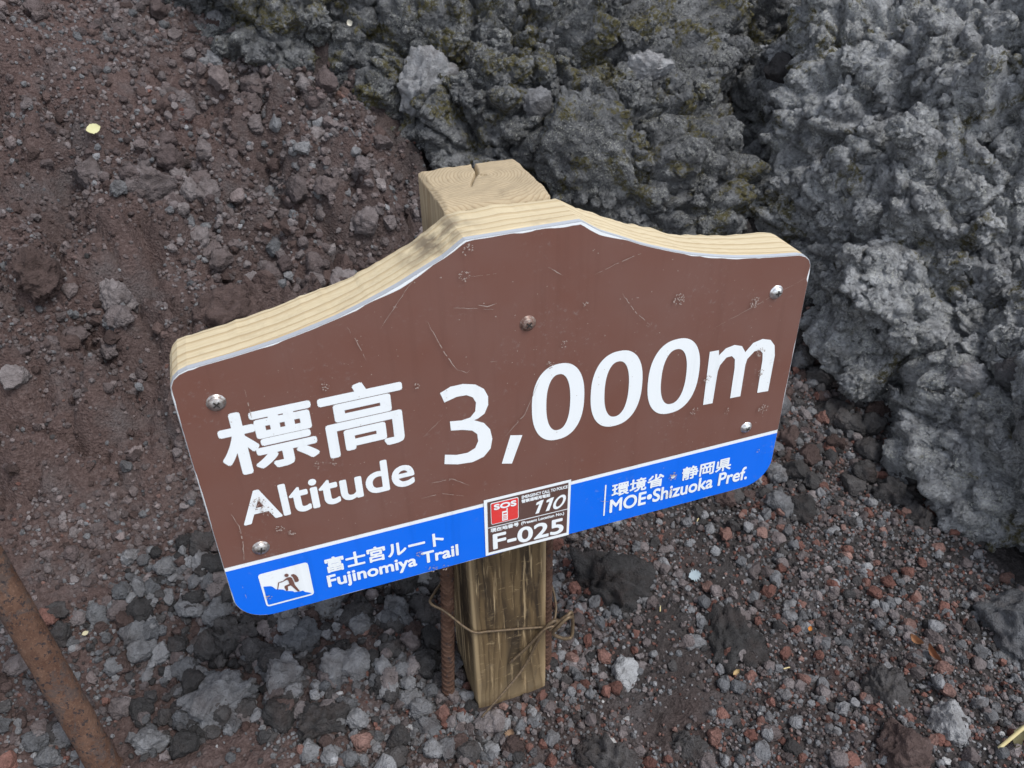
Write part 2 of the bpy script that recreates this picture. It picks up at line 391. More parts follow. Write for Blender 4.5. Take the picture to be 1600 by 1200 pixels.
# named boulders: (pixel x, pixel y, radius in pixels, colour, on rock?, label)
HERO = [
 (662, 132, 74, 'ash', 1, 'big pale grey angular boulder jutting from the mossy outcrop above the post'),
 (1012, 102, 36, 'ash', 1, 'rounded grey boulder bedded high in the mossy outcrop'),
 (905, 232, 92, 'slate', 1, 'broad smooth cracked slab just beside the top of the post'),
 (838, 158, 24, 'grey', 1, 'small grey block above the cracked slab'),
 (975, 318, 32, 'grey', 1, 'grey block at the foot of the cracked slab'),
 (1508, 588, 36, 'ash', 1, 'smooth blue-grey stone stuck on the face of the big outcrop'),
 (1585, 585, 30, 'grey', 1, 'grey stone beside the smooth one on the outcrop face'),
 (1222, 110, 30, 'dark', 1, 'dark knob in the cleft between the two outcrops'),
 (955, 890, 82, 'dark', 0, 'big black crumbly boulder under the Shizuoka end of the sign'),
 (1140, 985, 60, 'dark', 0, 'black boulder half buried in gravel beyond the wire loop'),
 (1385, 1072, 50, 'dark', 0, 'squat black boulder on the dark ground below the outcrop'),
 (1478, 1118, 40, 'ash', 0, 'light grey rough stone next to the squat black boulder'),
 (1412, 1160, 44, 'brown', 0, 'maroon-brown boulder next to the light grey rough stone'),
 (980, 1048, 26, 'pale', 0, 'pale grey speckled stone on the gravel below the wire loop'),
 (1085, 1003, 17, 'grey', 0, 'grey chip leaning on the half buried black boulder'),
 (960, 1178, 56, 'dark', 0, 'flat black slab in the gravel in front of the post'),
 (1075, 1165, 34, 'dark', 0, 'charcoal block touching the flat black slab'),
 (362, 985, 46, 'dark', 0, 'grey-black boulder under the pictogram end of the sign'),
 (475, 985, 36, 'grey', 0, 'grey lump under the trail name on the sign'),
 (440, 1052, 44, 'grey', 0, 'cracked grey boulder below the blue band, nearest the trail name'),
 (345, 1085, 52, 'grey', 0, 'large grey boulder between the rusty pipe and the sign'),
 (545, 1010, 40, 'dark', 0, 'black boulder in the shade below the trail name'),
 (600, 1055, 40, 'dark', 0, 'black boulder beside the free-standing rebar'),
 (645, 985, 26, 'brown', 0, 'round rusty brown stone behind the free-standing rebar'),
 (662, 1030, 26, 'dark', 0, 'dark stone touching the free-standing rebar'),
 (560, 940, 40, 'dark', 0, 'dark boulder hidden in shade right behind the blue band'),
 (240, 1150, 34, 'grey', 0, 'grey stone beside the foot of the rusty pipe'),
 (500, 1120, 46, 'dark', 0, 'low black boulder in front of the cracked grey one'),
 (640, 1137, 9, 'pale', 0, 'small white pebble on the dark gravel before the post'),
 (617, 967, 9, 'pale', 0, 'small pale chip lying behind the free-standing rebar'),
 (290, 177, 14, 'red', 0, 'bright brick red stone alone on the bank'),
 (235, 285, 44, 'mauve', 0, 'large mauve-grey clod on the bank above the sign'),
 (180, 455, 36, 'mauve', 0, 'rounded mauve clod on the brown bank'),
 (60, 410, 48, 'brown', 0, 'big brown earthy clod on the bank'),
 (350, 480, 56, 'brown', 0, 'brown earthy boulder just behind the wooden board'),
 (1300, 640, 30, 'dark', 0, 'black stone beside the edge of the sign'),
 (1400, 760, 40, 'dark', 0, 'black knobbly stone at the foot of the big outcrop'),
 (1440, 800, 36, 'dark', 0, 'black stone below the overhang of the big outcrop'),
 (1612, 950, 88, 'grey', 0, 'grey lichen-flecked boulder fallen from the big outcrop'),
 (1255, 790, 24, 'dark', 0, 'small dark boulder in the red gravel'),
]
taken = []
for px, py, rp, cls, onrock, label in HERO:
    P, N = rock_hit(px, py) if onrock else (march(px, py + rp * 0.35), np.array([0, -0.2, 1.0]))
    z = float(project(P)[0, 2]); rad = rp * z / F_PX
    big = rp > 30
    rt = None
    if onrock:                                                   # lie flat against the face it is bedded in
        zz = Vector(N * 0.5 + (CAM - P) / np.linalg.norm(CAM - P) * 0.7).normalized()
        rt = np.array(zz.to_track_quat('Z', 'Y').to_matrix() @ Matrix.Rotation(px * 0.7, 3, 'Z'))
    o = stone_object('lava_boulder' if big else 'scoria_stone', P + N / np.linalg.norm(N) * rad * ((0.2 if cls == 'ash' else 0.0) if onrock else (-0.32 if cls == 'dark' and big else 0.05)), rad * 1.12, cls, rot=rt, squash=(1, 1, 0.55 if onrock else 0.85))
    if big:                                                     # own finer mesh
        seed = 900 + len(taken)
        me = mesh_np('lava_boulder', *stone_shape(5, seed, 9 if onrock else 6, 0.26 if onrock else (0.34 if cls == 'dark' else 0.24), 0.18 if onrock else 0.24)); me.materials.append(M_ROCK2 if onrock and cls != 'ash' else SM[cls]); o.data = me
    tag(o, label, 'boulder' if big else 'stone'); taken.append((P[0], P[1], rad))

# scatter
def scatter(n, xr, yr, rmin, alpha, rmax, weights, zone, accept):
    x = rng.uniform(*xr, n); y = rng.uniform(*yr, n); r = np.minimum(rmin * (1 + rng.pareto(alpha, n)), rmax)
    k = accept(x, y); x, y, r = x[k], y[k], r[k]
    cl = rng.choice(list(weights), len(x), p=np.array(list(weights.values())) / sum(weights.values()))
    return [(x[i], y[i], r[i], cl[i], zone) for i in range(len(x))]
def inside_rock(x, y):
    m = np.zeros(len(x), bool); z = height(x, y, False)
    for ells in (ROCK_R, ROCK_C, ROCK_L, ROCK_B):
        for c, r in ells:
            m |= ((x - c[0]) / r[0]) ** 2 + ((y - c[1]) / r[1]) ** 2 + ((z - c[2]) / r[2]) ** 2 < 0.92
    m |= (np.abs(x) < 0.055) & (np.abs(y - 0.115) < 0.055)
    return m
def inview(x, y, mx=90):
    q = project(np.c_[x, y, height(x, y, False)]); return (q[:, 0] > -mx) & (q[:, 0] < 1600 + mx) & (q[:, 1] > -mx) & (q[:, 1] < 1200 + mx) & ~inside_rock(x, y)
def dens(f, s, lo, hi): return lambda x, y: inview(x, y) & (rng.uniform(size=len(x)) < sstep(lo, hi, fbm(np.c_[x, y, 0 * x] * f, 3, s)) * 0.93 + 0.07)
S = []
near = lambda g: (lambda x, y: g(x, y) & (y < bank0(x) + 0.10))
back = lambda g: (lambda x, y: g(x, y) & (y > bank0(x) - 0.08))
W_GR = {'grey': 5, 'mauve': 5, 'dark': 1.6, 'red': 2.8, 'pale': 0.15}
W_LF = {'grey': 7, 'mauve': 3.5, 'dark': 1.8, 'red': 0.5, 'brown': 1.2, 'pale': 0.1}
W_BK = {'earth': 9, 'mauve': 2.2, 'grey': 0.7, 'brown': 5, 'red': 0.2, 'dark': 0.6}
S += scatter(42000, (-0.1, 1.0), (-0.32, 0.55), 0.0022, 2.7, 0.012, W_GR, 'east', near(dens(5, 70, -0.75, 0.15)))
S += scatter(24000, (-0.95, -0.02), (-0.2, 0.6), 0.0023, 2.3, 0.016, W_LF, 'west', near(dens(5, 75, -0.6, 0.3)))
S += scatter(30000, (-1.0, 0.75), (0.2, 1.7), 0.0030, 3.2, 0.013, W_BK, 'bank', back(dens(4, 80, -0.55, 0.30)))
S += scatter(15000, (-1.0, 0.75), (0.35, 1.75), 0.0062, 3.2, 0.024, {'earth': 6, 'mauve': 5, 'grey': 1.2, 'brown': 1.2}, 'crust', back(lambda x, y: inview(x, y) & (fbm(np.c_[x, y, 0 * x] * 4.5, 3, 89) + 1.7 * (y - 0.86) + 0.3 * x > 0.05)))
S += scatter(44000, (-1.0, 0.75), (0.2, 1.7), 0.0034, 3.6, 0.009, {'earth': 4, 'mauve': 5, 'grey': 1.6, 'brown': 1.5}, 'bank', back(lambda x, y: inview(x, y) & (fbm(np.c_[x, y, 0 * x] * 7, 3, 88) > 0.05)))
S += scatter(1100, (-0.13, 0.13), (0.02, 0.21), 0.003, 2.6, 0.010, W_GR, 'east', inview)
S += scatter(700, (-0.48, 0.0), (0.12, 0.42), 0.0065, 2.4, 0.022, {'grey': 4, 'dark': 5, 'mauve': 1}, 'west', inview)
S += scatter(260, (-1.0, 0.6), (0.6, 1.7), 0.010, 1.9, 0.034, {'earth': 6, 'mauve': 2, 'brown': 5}, 'bank', back(dens(3, 83, -0.5, 0.3)))
S += scatter(5000, (0.4, 1.25), (0.2, 1.1), 0.0035, 2.0, 0.024, {'dark': 7, 'grey': 2, 'brown': 2, 'red': 0.4}, 'cleft', dens(4, 85, -0.7, 0.2))
SUNK = np.array([0.12 if s[4] == 'bank' else (rng.uniform(-0.1, 0.7) if s[4] == 'crust' else 0.32) for s in S])
SX = np.array([(s[0], s[1], s[2]) for s in S]); SZ = height(SX[:, 0], SX[:, 1])
q = project(np.c_[SX[:, 0], SX[:, 1], SZ]); size_px = SX[:, 2] / q[:, 2]
u_, v_ = on_sign(0, 0)
dirs = np.c_[SX[:, 0], SX[:, 1], SZ] - CAM; tt = -CAM[1] / dirs[:, 1]; pu = CAM[0] + dirs[:, 0] * tt; pv = CAM[2] + dirs[:, 2] * tt - ZB
hidden = (np.abs(pu) < 0.31) & (pv < 0.03) & (pv > -0.275) & (tt > 0) & (tt < 1)
seen = ~hidden & (q[:, 0] > 5) & (q[:, 0] < 1595) & (q[:, 1] > 5) & (q[:, 1] < 1195)
order = np.argsort(-np.where(seen, size_px, 0)); single = set(order[:300].tolist())
MARKS = [(0.0, 0.06, 'the foot of the post'), (float(march(168, 1205)[0]), float(march(168, 1205)[1]), 'the rusty pipe'), (0.09, 0.06, 'the wire loop')]
SHORT = {8: 'the big crumbly boulder', 9: 'the half buried black boulder', 10: 'the squat black boulder', 13: 'the pale speckled stone', 15: 'the flat black slab', 17: 'the boulder under the pictogram',
         19: 'the cracked grey boulder', 20: 'the large grey boulder', 22: 'the free-standing rebar', 30: 'the bright red stone', 31: 'the large mauve clod', 32: 'the rounded mauve clod', 33: 'the big brown clod', 34: 'the brown earthy boulder',
         11: 'the light grey rough stone', 12: 'the maroon-brown boulder', 18: 'the grey lump under the trail name', 21: 'the black boulder in the shade', 26: 'the grey stone by the pipe', 27: 'the low black boulder', 35: 'the black stone by the sign edge', 37: 'the black stone under the overhang', 36: 'the foot of the big outcrop', 38: 'the lichen-flecked boulder', 39: 'the small dark boulder in red gravel'}
MARKS += [(taken[k][0], taken[k][1], t) for k, t in SHORT.items()]
MX = np.array([(m[0], m[1]) for m in MARKS])
for i in sorted(single):
    x, y, r, cls, zone = S[i]
    o = stone_object('scoria_stone', (x, y, SZ[i] + r * SUNK[i]), r * 1.1, cls)
    m = MARKS[int(np.argmin(np.hypot(MX[:, 0] - x, MX[:, 1] - y)))][2]
    sz = ['pea-sized', 'hazelnut-sized', 'walnut-sized', 'plum-sized', 'egg-sized'][int(np.searchsorted([0.008, 0.0105, 0.0135, 0.018], r))]
    tag(o, f'loose {sz} {WORD[cls]} scoria stone near {m}', 'stone', f'{sz} {WORD[cls]} stones near {m}')
MID = [stone_shape(2, 700 + k, 4, 0.34, 0.32) for k in range(24)]; LOW = [stone_shape(1, 750 + k, 4, 0, 0.35) for k in range(24)]
def joined(name, ids, label):
    Vs, Fs, Cs, off = [], [], [], 0
    R_ = rand_rot(len(ids)); kk = rng.integers(0, 24, len(ids)); tv = rng.uniform(size=len(ids)); br = rng.normal(1, 0.16, len(ids))
    for j, i in enumerate(ids):
        x, y, r, cls, zone = S[i]
        v, f = (MID if size_px[i] * F_PX > 7.4 else LOW)[kk[j]]
        Vs.append(v @ R_[j].T * r + (x, y, SZ[i] + r * SUNK[i])); Fs.append(f + off); off += len(v)
        st = PALETTE[cls]; col = np.array([np.interp(tv[j], [p for p, _ in st], [c[a] for _, c in st]) for a in range(3)]) * br[j]
        Cs.append(np.tile(np.clip(col, 0.01, 0.6), (len(v), 1)))
    o = obj(name, mesh_np(name, np.concatenate(Vs), np.concatenate(Fs), False, np.concatenate(Cs)), M_GRAVEL); tag(o, label, name, kind='stuff')
M_GRAVEL = stone_material('gravel', attr=True)
rest = [i for i in range(len(S)) if i not in single]
joined('gravel', [i for i in rest if S[i][4] in ('east', 'west', 'cleft')], 'loose grey and red scoria gravel spread over the ground round the post')
joined('scree', [i for i in rest if S[i][4] in ('bank', 'crust')], 'crumbly mauve and brown cinder scree covering the bank')

# ================================================================== THE SIGN
BASE = (0.0, 0.115, 0.0)
sign = empty('altitude_sign', BASE)
tag(sign, 'brown and blue altitude sign on a weathered wooden post', 'sign')
def simple(name, col, rough=0.5, spec=0.4, metal=0.0):
    return NB(name).done(col, rough, None, metal, spec)
half = [(0.0, 0.0826), (0.0515, 0.0826), (0.056, 0.0800), (0.062, 0.0758), (0.071, 0.0700), (0.0887, 0.0620), (0.1093, 0.0522), (0.1221, 0.0470), (0.1431, 0.0392), (0.1631, 0.0325),
        (0.1766, 0.0290), (0.195, 0.0245), (0.2122, 0.0208), (0.229, 0.0180), (0.250, 0.0150), (0.270, 0.0128), (0.284, 0.0112), (0.2915, 0.0085), (0.2965, 0.0040), (0.2995, -0.0020), (0.3005, -0.010)]
VB = -0.2815
def densify(pts, step):
    out = []
    for (a, b), (c, d) in zip(pts, pts[1:] + pts[:1]):
        n = max(1, int(math.hypot(c - a, d - b) / step))
        out += [(a + (c - a) * i / n, b + (d - b) * i / n) for i in range(n)]
    return out
def sign_outline(step=0.004):
    L = [(u, v) for u, v in half[1:]]
    arc = [(0.3005 - 0.034 + 0.034 * math.cos(t), VB + 0.034 - 0.034 * math.sin(t)) for t in np.linspace(0, math.pi / 2, 12)]
    right = L + arc
    return densify(right + [(-u, v) for u, v in reversed(right)], step)           # clockwise from the top flat
def offset(poly, d):
    P = np.array(poly); t = np.roll(P, -1, 0) - np.roll(P, 1, 0); t /= np.linalg.norm(t, axis=1)[:, None]
    d = np.asarray(d); d = d[:, None] if d.ndim else d
    return P + np.c_[t[:, 1], -t[:, 0]] * d                                       # inward for a clockwise loop
def slab(name, loops, mat, parent, smooth=False, cap=(True, True)):
    """loops: list of (poly Nx2, y) front to back"""
    n = len(loops[0][0]); V = []; Fc = []
    for poly, y in loops: V += [(p[0], y, p[1] + ZB) for p in poly]
    for k in range(len(loops) - 1):
        for i in range(n):
            j = (i + 1) % n; Fc.append((k * n + i, (k + 1) * n + i, (k + 1) * n + j, k * n + j))
    if cap[0]: Fc.append(tuple(range(n)))
    if cap[1]: Fc.append(tuple(reversed(range((len(loops) - 1) * n, len(loops) * n))))
    return obj(name, mesh_py(name, V, Fc, smooth), mat, parent)
def sheet(name, poly, y, mat, parent):
    V = [(u, y, v + ZB) for u, v in poly]
    a = sum(poly[i][0] * poly[(i + 1) % len(poly)][1] - poly[(i + 1) % len(poly)][0] * poly[i][1] for i in range(len(poly)))
    f = tuple(range(len(poly))); f = f if a > 0 else tuple(reversed(f))               # face towards -y
    return obj(name, mesh_py(name, V, [f]), mat, parent)

def board_wood():
    b = NB('pale_board_wood'); co = b.obco(); s = b.sep(co)
    wav = b.noise(b.comb(b.math('MULTIPLY', s[0], 2.2), b.math('MULTIPLY', s[1], 9), b.math('MULTIPLY', s[2], 9)), 1.0, 3)
    k = b.math('ADD', b.math('ADD', s[1], b.math('MULTIPLY', s[2], -0.10)), b.math('MULTIPLY', wav, 0.020))
    saw = b.math('FRACT', b.math('MULTIPLY', b.math('ADD', k, b.math('MULTIPLY', b.math('SINE', b.math('MULTIPLY', k, 150)), 0.0016)), 84))
    late = b.ramp(saw, [(0.0, 0.0), (0.62, 0.15), (0.90, 1.0), (0.985, 0.85), (1.0, 0.0)])
    fib = b.noise(b.comb(b.math('MULTIPLY', s[0], 14), b.math('MULTIPLY', s[1], 420), b.math('MULTIPLY', s[2], 420)), 1.0, 4, 0.6)
    c = b.mix(b.math('MULTIPLY', late, b.ramp(b.noise(co, 6, 2), [(0.3, 0.7), (0.6, 1.0)])), (0.62, 0.535, 0.365), (0.41, 0.31, 0.185))
    c = b.mix(b.ramp(fib, [(0.35, 0.35), (0.65, 0.0)]), c, (0.44, 0.33, 0.18))
    dirt = b.noise(co, 28, 5, 0.7); c = b.mix(b.ramp(dirt, [(0.56, 0.0), (0.8, 0.45)]), c, (0.26, 0.20, 0.13))
    ends = b.n('ShaderNodeVectorMath', operation='DISTANCE'); b.set(ends.inputs[0], co); ends.inputs[1].default_value = (-0.068, 0.035, 0.71)
    grime = b.math('MULTIPLY', b.ramp(ends.outputs['Value'], [(0.012, 1.0), (0.045, 0.0)]), b.ramp(b.noise(co, 70, 4), [(0.35, 0.0), (0.6, 0.8)]))
    c = b.mix(grime, c, (0.10, 0.075, 0.055))
    n = b.bump(b.math('ADD', fib, b.math('MULTIPLY', late, 0.6)), 0.35, 0.0015)
    return b.done(c, 0.75, n, spec=0.25)
def post_wood():
    b = NB('weathered_post_wood'); co = b.obco(); s = b.sep(co)
    dx = b.math('ADD', s[0], -0.008); dy = b.math('ADD', s[1], -0.128)
    wav = b.noise(b.comb(b.math('MULTIPLY', s[0], 14), b.math('MULTIPLY', s[1], 14), b.math('MULTIPLY', s[2], 2.2)), 1.0, 4, 0.6)
    r = b.math('SQRT', b.math('ADD', b.math('MULTIPLY', dx, dx), b.math('MULTIPLY', dy, dy)))
    k = b.math('ADD', b.math('MULTIPLY', r, 300), b.math('MULTIPLY', wav, 5.0))
    saw = b.math('FRACT', k); late = b.ramp(saw, [(0.0, 0.0), (0.55, 0.2), (0.9, 1.0), (1.0, 0.1)])
    grain = b.noise(b.comb(b.math('MULTIPLY', s[0], 90), b.math('MULTIPLY', s[1], 90), b.math('MULTIPLY', s[2], 5)), 1.0, 5, 0.65)
    pale = b.mix(late, (0.42, 0.34, 0.225), (0.31, 0.235, 0.145))
    broad = b.noise(b.comb(b.math('MULTIPLY', s[0], 42), b.math('MULTIPLY', s[1], 42), b.math('MULTIPLY', s[2], 6)), 1.0, 3, 0.6, 0.8)
    pale = b.mix(1.0, pale, b.ramp(s[2], [(0.30, (1.0, 0.93, 0.82)), (0.55, (1.0, 1.0, 1.0))]), 'MULTIPLY')      # greyed, unpainted wear lower down
    dark = b.mix(b.ramp(broad, [(0.42, 0.0), (0.56, 1.0)]), b.mix(late, (0.048, 0.032, 0.018), (0.022, 0.015, 0.010)), b.mix(late, (0.125, 0.084, 0.042), (0.066, 0.043, 0.022)))
    damp = b.ramp(s[2], [(0.0, 0.55), (0.05, 0.85), (0.14, 1.0), (0.50, 0.95), (0.66, 0.35), (0.70, 0.0)])     # creosote left on the lower length
    damp = b.math('MULTIPLY', damp, b.ramp(grain, [(0.35, 0.15), (0.41, 1.0), (0.59, 1.0), (0.65, 0.1)]))
    worn = b.noise(b.comb(b.math('MULTIPLY', s[0], 60), b.math('MULTIPLY', s[1], 60), b.math('MULTIPLY', s[2], 150)), 1.0, 5, 0.7)
    damp = b.math('MULTIPLY', damp, b.ramp(worn, [(0.58, 1.0), (0.72, 0.45)]))
    edge = b.math('MAXIMUM', b.math('ABSOLUTE', s[0]), b.math('ABSOLUTE', b.math('ADD', s[1], -0.115)))
    edge2 = b.math('MINIMUM', b.math('ABSOLUTE', s[0]), b.math('ABSOLUTE', b.math('ADD', s[1], -0.115)))
    damp = b.math('MULTIPLY', damp, b.ramp(b.math('ADD', edge2, b.math('MULTIPLY', b.math('ADD', grain, -0.5), 0.012)), [(0.041, 1.0), (0.048, 0.25)]))
    c = b.mix(damp, pale, dark)
    kx = b.math('ADD', s[0], -0.004); kz = b.math('ADD', s[2], -0.322)
    kr = b.math('SQRT', b.math('ADD', b.math('MULTIPLY', kx, kx), b.math('MULTIPLY', b.math('MULTIPLY', kz, kz), 1.5)))
    knot = b.math('MULTIPLY', b.ramp(kr, [(0.011, 1.0), (0.014, 0.0)]), b.ramp(s[1], [(0.066, 1.0), (0.072, 0.0)]))
    c = b.mix(knot, c, b.mix(b.math('FRACT', b.math('MULTIPLY', kr, 420)), (0.20, 0.135, 0.075), (0.10, 0.065, 0.04)))
    c = b.mix(b.ramp(b.noise(co, 45, 5, 0.7), [(0.56, 0.0), (0.75, 0.4)]), c, (0.16, 0.125, 0.085))
    n = b.bump(b.math('ADD', grain, b.math('MULTIPLY', late, 0.15)), 0.5, 0.0016)
    return b.done(c, 0.8, n, spec=0.25)

# wooden board behind the plate
O0 = sign_outline()
On = np.array(O0); Nn = len(O0)
jit = 0.0012 * fbm(np.c_[On * 22, np.zeros(Nn)], 3, 77) + 0.0006 * fbm(np.c_[On * 120, np.zeros(Nn)], 2, 78)
loops = [(offset(O0, 0.0008), 0.0052), (offset(O0, jit * 0.3), 0.0075), (offset(O0, jit * 0.6), 0.030), (offset(O0, jit), 0.052), (offset(O0, 0.0012 + jit * 1.6), 0.0585),
         (offset(O0, 0.0036 + jit * 2), 0.0625), (offset(O0, 0.0075 + jit * 2), 0.065)]
slab('board', loops, board_wood(), sign, smooth=False)

# post
NP = 84
g = np.linspace(-1, 1, NP); GX, GY = np.meshgrid(g, g); gx, gy = GX.ravel(), GY.ravel()
pull = 1 - 0.035 * (np.abs(gx) * np.abs(gy)) ** 8
px_, py_ = gx * 0.051 * pull, gy * 0.050 * pull
ZT = ZB + 0.0862
edge = np.maximum(np.abs(gx), np.abs(gy)); zt = ZT - 0.0035 * sstep(0.90, 1.0, edge) - 0.003 * sstep(-0.6, -1.0, gy) - 0.0008 * fbm(np.c_[gx * 4, gy * 4, 0 * gx], 3, 91)
crack = [(0.006, 0.051), (0.0045, 0.036), (0.002, 0.022), (-0.006, 0.008), (-0.014, -0.010)]; cr2 = [(0.001, 0.020), (0.008, 0.012)]
def seg_d(x, y, pl):
    d = np.full(len(x), 9.0)
    for (a, b), (c, e) in zip(pl, pl[1:]):
        t = np.clip(((x - a) * (c - a) + (y - b) * (e - b)) / ((c - a) ** 2 + (e - b) ** 2), 0, 1); d = np.minimum(d, np.hypot(x - a - t * (c - a), y - b - t * (e - b)))
    return d
wd = 0.0007 + 0.0011 * sstep(-0.01, 0.05, py_)
zt = zt - 0.016 * (1 - sstep(0.5, 1.0, seg_d(px_, py_, crack) / wd / 1.3)) * sstep(-0.016, 0.02, py_) - 0.004 * (1 - sstep(0.4, 1, seg_d(px_, py_, cr2) / 0.0009))
Vp = [(px_[i] , py_[i] + 0.115, zt[i]) for i in range(NP * NP)]
IP = np.arange(NP * NP).reshape(NP, NP)
Fp = [(int(IP[j, i]), int(IP[j, i + 1]), int(IP[j + 1, i + 1]), int(IP[j + 1, i])) for j in range(NP - 1) for i in range(NP - 1)]
ring = list(IP[0, :]) + list(IP[1:, -1]) + list(IP[-1, -2::-1]) + list(IP[-2:0:-1, 0])
zl = np.r_[ZT - 0.006, ZT - 0.012, np.linspace(ZT - 0.03, 0.02, 44), 0.0, -0.06]
prev = [int(i) for i in ring]
for zz in zl:
    base_i = len(Vp)
    xy = np.array([(px_[i], py_[i]) for i in ring]); nn_ = fbm(np.c_[xy * 60, np.full(len(ring), zz * 4)], 3, 95)
    cornr = sstep(0.0022, 0.0026, np.abs(xy[:, 0] * xy[:, 1]))
    worn = 1 + 0.014 * nn_ - 0.02 * cornr * (0.5 + 0.5 * fbm(np.c_[xy * 10, np.full(len(ring), zz * 9)], 2, 97))
    lowrag = 1 - 0.03 * sstep(0.05, 0.0, zz) * (0.5 + 0.5 * nn_)
    Vp += [(a * ww * lw, b_ * ww * lw + 0.115, zz) for (a, b_), ww, lw in zip(xy, worn, lowrag)]
    cur = list(range(base_i, base_i + len(ring)))
    Fp += [(prev[k], cur[k], cur[(k + 1) % len(ring)], prev[(k + 1) % len(ring)]) for k in range(len(ring))]
    prev = cur
pm = mesh_py('post', Vp, Fp, True); obj('post', pm, post_wood(), sign)

# plate, films and lettering
M_ALU = simple('bare_aluminium_edge', (0.50, 0.53, 0.57), 0.45, 0.5, 0.35)
def film(name, col, rough=0.42, fd=0.2):
    b = NB(name); co = b.obco(); v = b.noise(co, 9, 5, 0.6); f = b.noise(co, 900, 2)
    s = b.sep(co)
    fade = tuple(min(1, (1 - fd) * x + fd * (sum(col) / 3) + 0.17 * fd) for x in col); grime = tuple(0.72 * x for x in col)
    c = b.mix(b.ramp(v, [(0.32, 0.0), (0.75, 0.45)]), col, fade)                                       # sun-bleached areas
    run = b.noise(b.comb(b.math('MULTIPLY', s[0], 70), 0.0, b.math('MULTIPLY', s[2], 4)), 1.0, 4, 0.6)
    c = b.mix(b.ramp(run, [(0.55, 0.0), (0.75, 0.35)]), c, grime)                                         # rain runs
    c = b.mix(b.math('MULTIPLY', b.ramp(b.noise(co, 170, 5, 0.8), [(0.57, 0.0), (0.68, 0.6)]), b.ramp(b.noise(co, 14, 3), [(0.48, 0.0), (0.66, 1.0)])), c, tuple(0.5 * x + 0.16 for x in col))
    c = b.mix(b.ramp(b.noise(co, 420, 3, 0.8), [(0.70, 0.0), (0.76, 0.5)]), c, tuple(0.6 * x + 0.13 for x in col))
    return b.done(c, b.ramp(v, [(0.3, rough), (0.7, rough + 0.2)]), b.bump(f, 0.05, 0.0004), spec=0.4)
M_BROWN = film('brown_film', (0.160, 0.070, 0.052)); M_BLUE = film('blue_film', (0.0, 0.140, 0.78), 0.42, 0.02); M_WHITE = film('white_film', (0.80, 0.84, 0.86))
M_SBROWN = film('sticker_brown', (0.10, 0.050, 0.040)); M_RED = film('sticker_red', (0.72, 0.025, 0.022))
plate = slab('face_panel', [(np.array(O0), 0.0), (np.array(O0), 0.0052)], M_ALU, sign)
tag(plate, 'aluminium face plate with worn bare edges')
VL0, VL1 = -0.2055, -0.2103
top_edge = 0.0008 + 0.0013 * np.clip(fbm(np.c_[On * 60, np.zeros(Nn)], 4, 55) + 0.1, 0, 2) + 0.0035 * np.clip(fbm(np.c_[On * 16, np.zeros(Nn)], 2, 56) - 0.45, 0, 1)
Of = offset(O0, np.where(On[:, 1] > -0.02, top_edge, 0.0007 + 0.0006 * np.clip(fbm(np.c_[On * 50, np.zeros(Nn)], 3, 57), 0, 1)))
def clip_v(poly, v0, keep_above):
    out = []
    for p, q_ in zip(poly, np.roll(poly, -1, 0)):
        a, b_ = (p[1] - v0, q_[1] - v0) if keep_above else (v0 - p[1], v0 - q_[1])
        if a >= 0: out.append(tuple(p))
        if (a >= 0) != (b_ >= 0): t = a / (a - b_); out.append((p[0] + t * (q_[0] - p[0]), v0))
    return out
sheet('white_undercoat', [tuple(p) for p in offset(O0, 0.0006)], -0.0003, M_WHITE, plate)
sheet('brown_film', clip_v(Of, VL0, True), -0.0007, M_BROWN, plate)
sheet('blue_band', clip_v(Of, VL1, False), -0.0007, M_BLUE, plate)

def text_mesh(body, bold, offs=0.0):
    c = bpy.data.curves.new('txt', 'FONT'); c.body = body; c.offset = offs; c.resolution_u = 6; o = bpy.data.objects.new('txt', c); COL.objects.link(o)
    dg = bpy.context.evaluated_depsgraph_get(); dg.update(); me = bpy.data.meshes.new_from_object(o.evaluated_get(dg))
    V = np.array([v.co[:2] for v in me.vertices]); Fc = [tuple(p.vertices) for p in me.polygons]
    bpy.data.objects.remove(o); bpy.data.curves.remove(c); bpy.data.meshes.remove(me)
    return V, Fc
def lettering(body, corners, y, parent, bold=0.0, mat=None, slant=0.0, label=None):
    """corners: pixel points of the run's left-bottom, right-bottom and left-top on the sign"""
    V, Fc = text_mesh(body, 0)
    a = np.array(on_sign(*corners[0])); r = np.array(on_sign(*corners[1])); t = np.array(on_sign(*corners[2]))
    lo, hi = V.min(0), V.max(0)
    w_ = r[0] - a[0]; h_ = t[1] - a[1]; sl = (r[1] - a[1]) / w_
    sx, sy = w_ / (hi[0] - lo[0]), h_ / (hi[1] - lo[1])
    L = np.c_[(V[:, 0] - lo[0]) * sx, (V[:, 1] - lo[1]) * sy]; L[:, 0] += slant * L[:, 1]; L[:, 1] += sl * L[:, 0]
    L += a
    n = 8 if bold else 1; VV, FF = [], []
    for k in range(n):
        d = np.array([math.cos(k * 2 * math.pi / n), math.sin(k * 2 * math.pi / n)]) * bold
        VV += [(p[0] + d[0], y - 0.00003 * k, p[1] + d[1] + ZB) for p in L]
        FF += [tuple(i + k * len(L) for i in f) for f in Fc]
    return obj('lettering', mesh_py('lettering', VV, FF), mat or M_WHITE, parent)
def poly_px(name, pts, y, mat, parent, f=lambda x, y: (x, y)):
    return sheet(name, [on_sign(*f(*p)) for p in pts], y, mat, parent)
c4 = lambda x, y: (680 + x * 0.3875, 380 + y * 0.3875)
Y1 = -0.0011
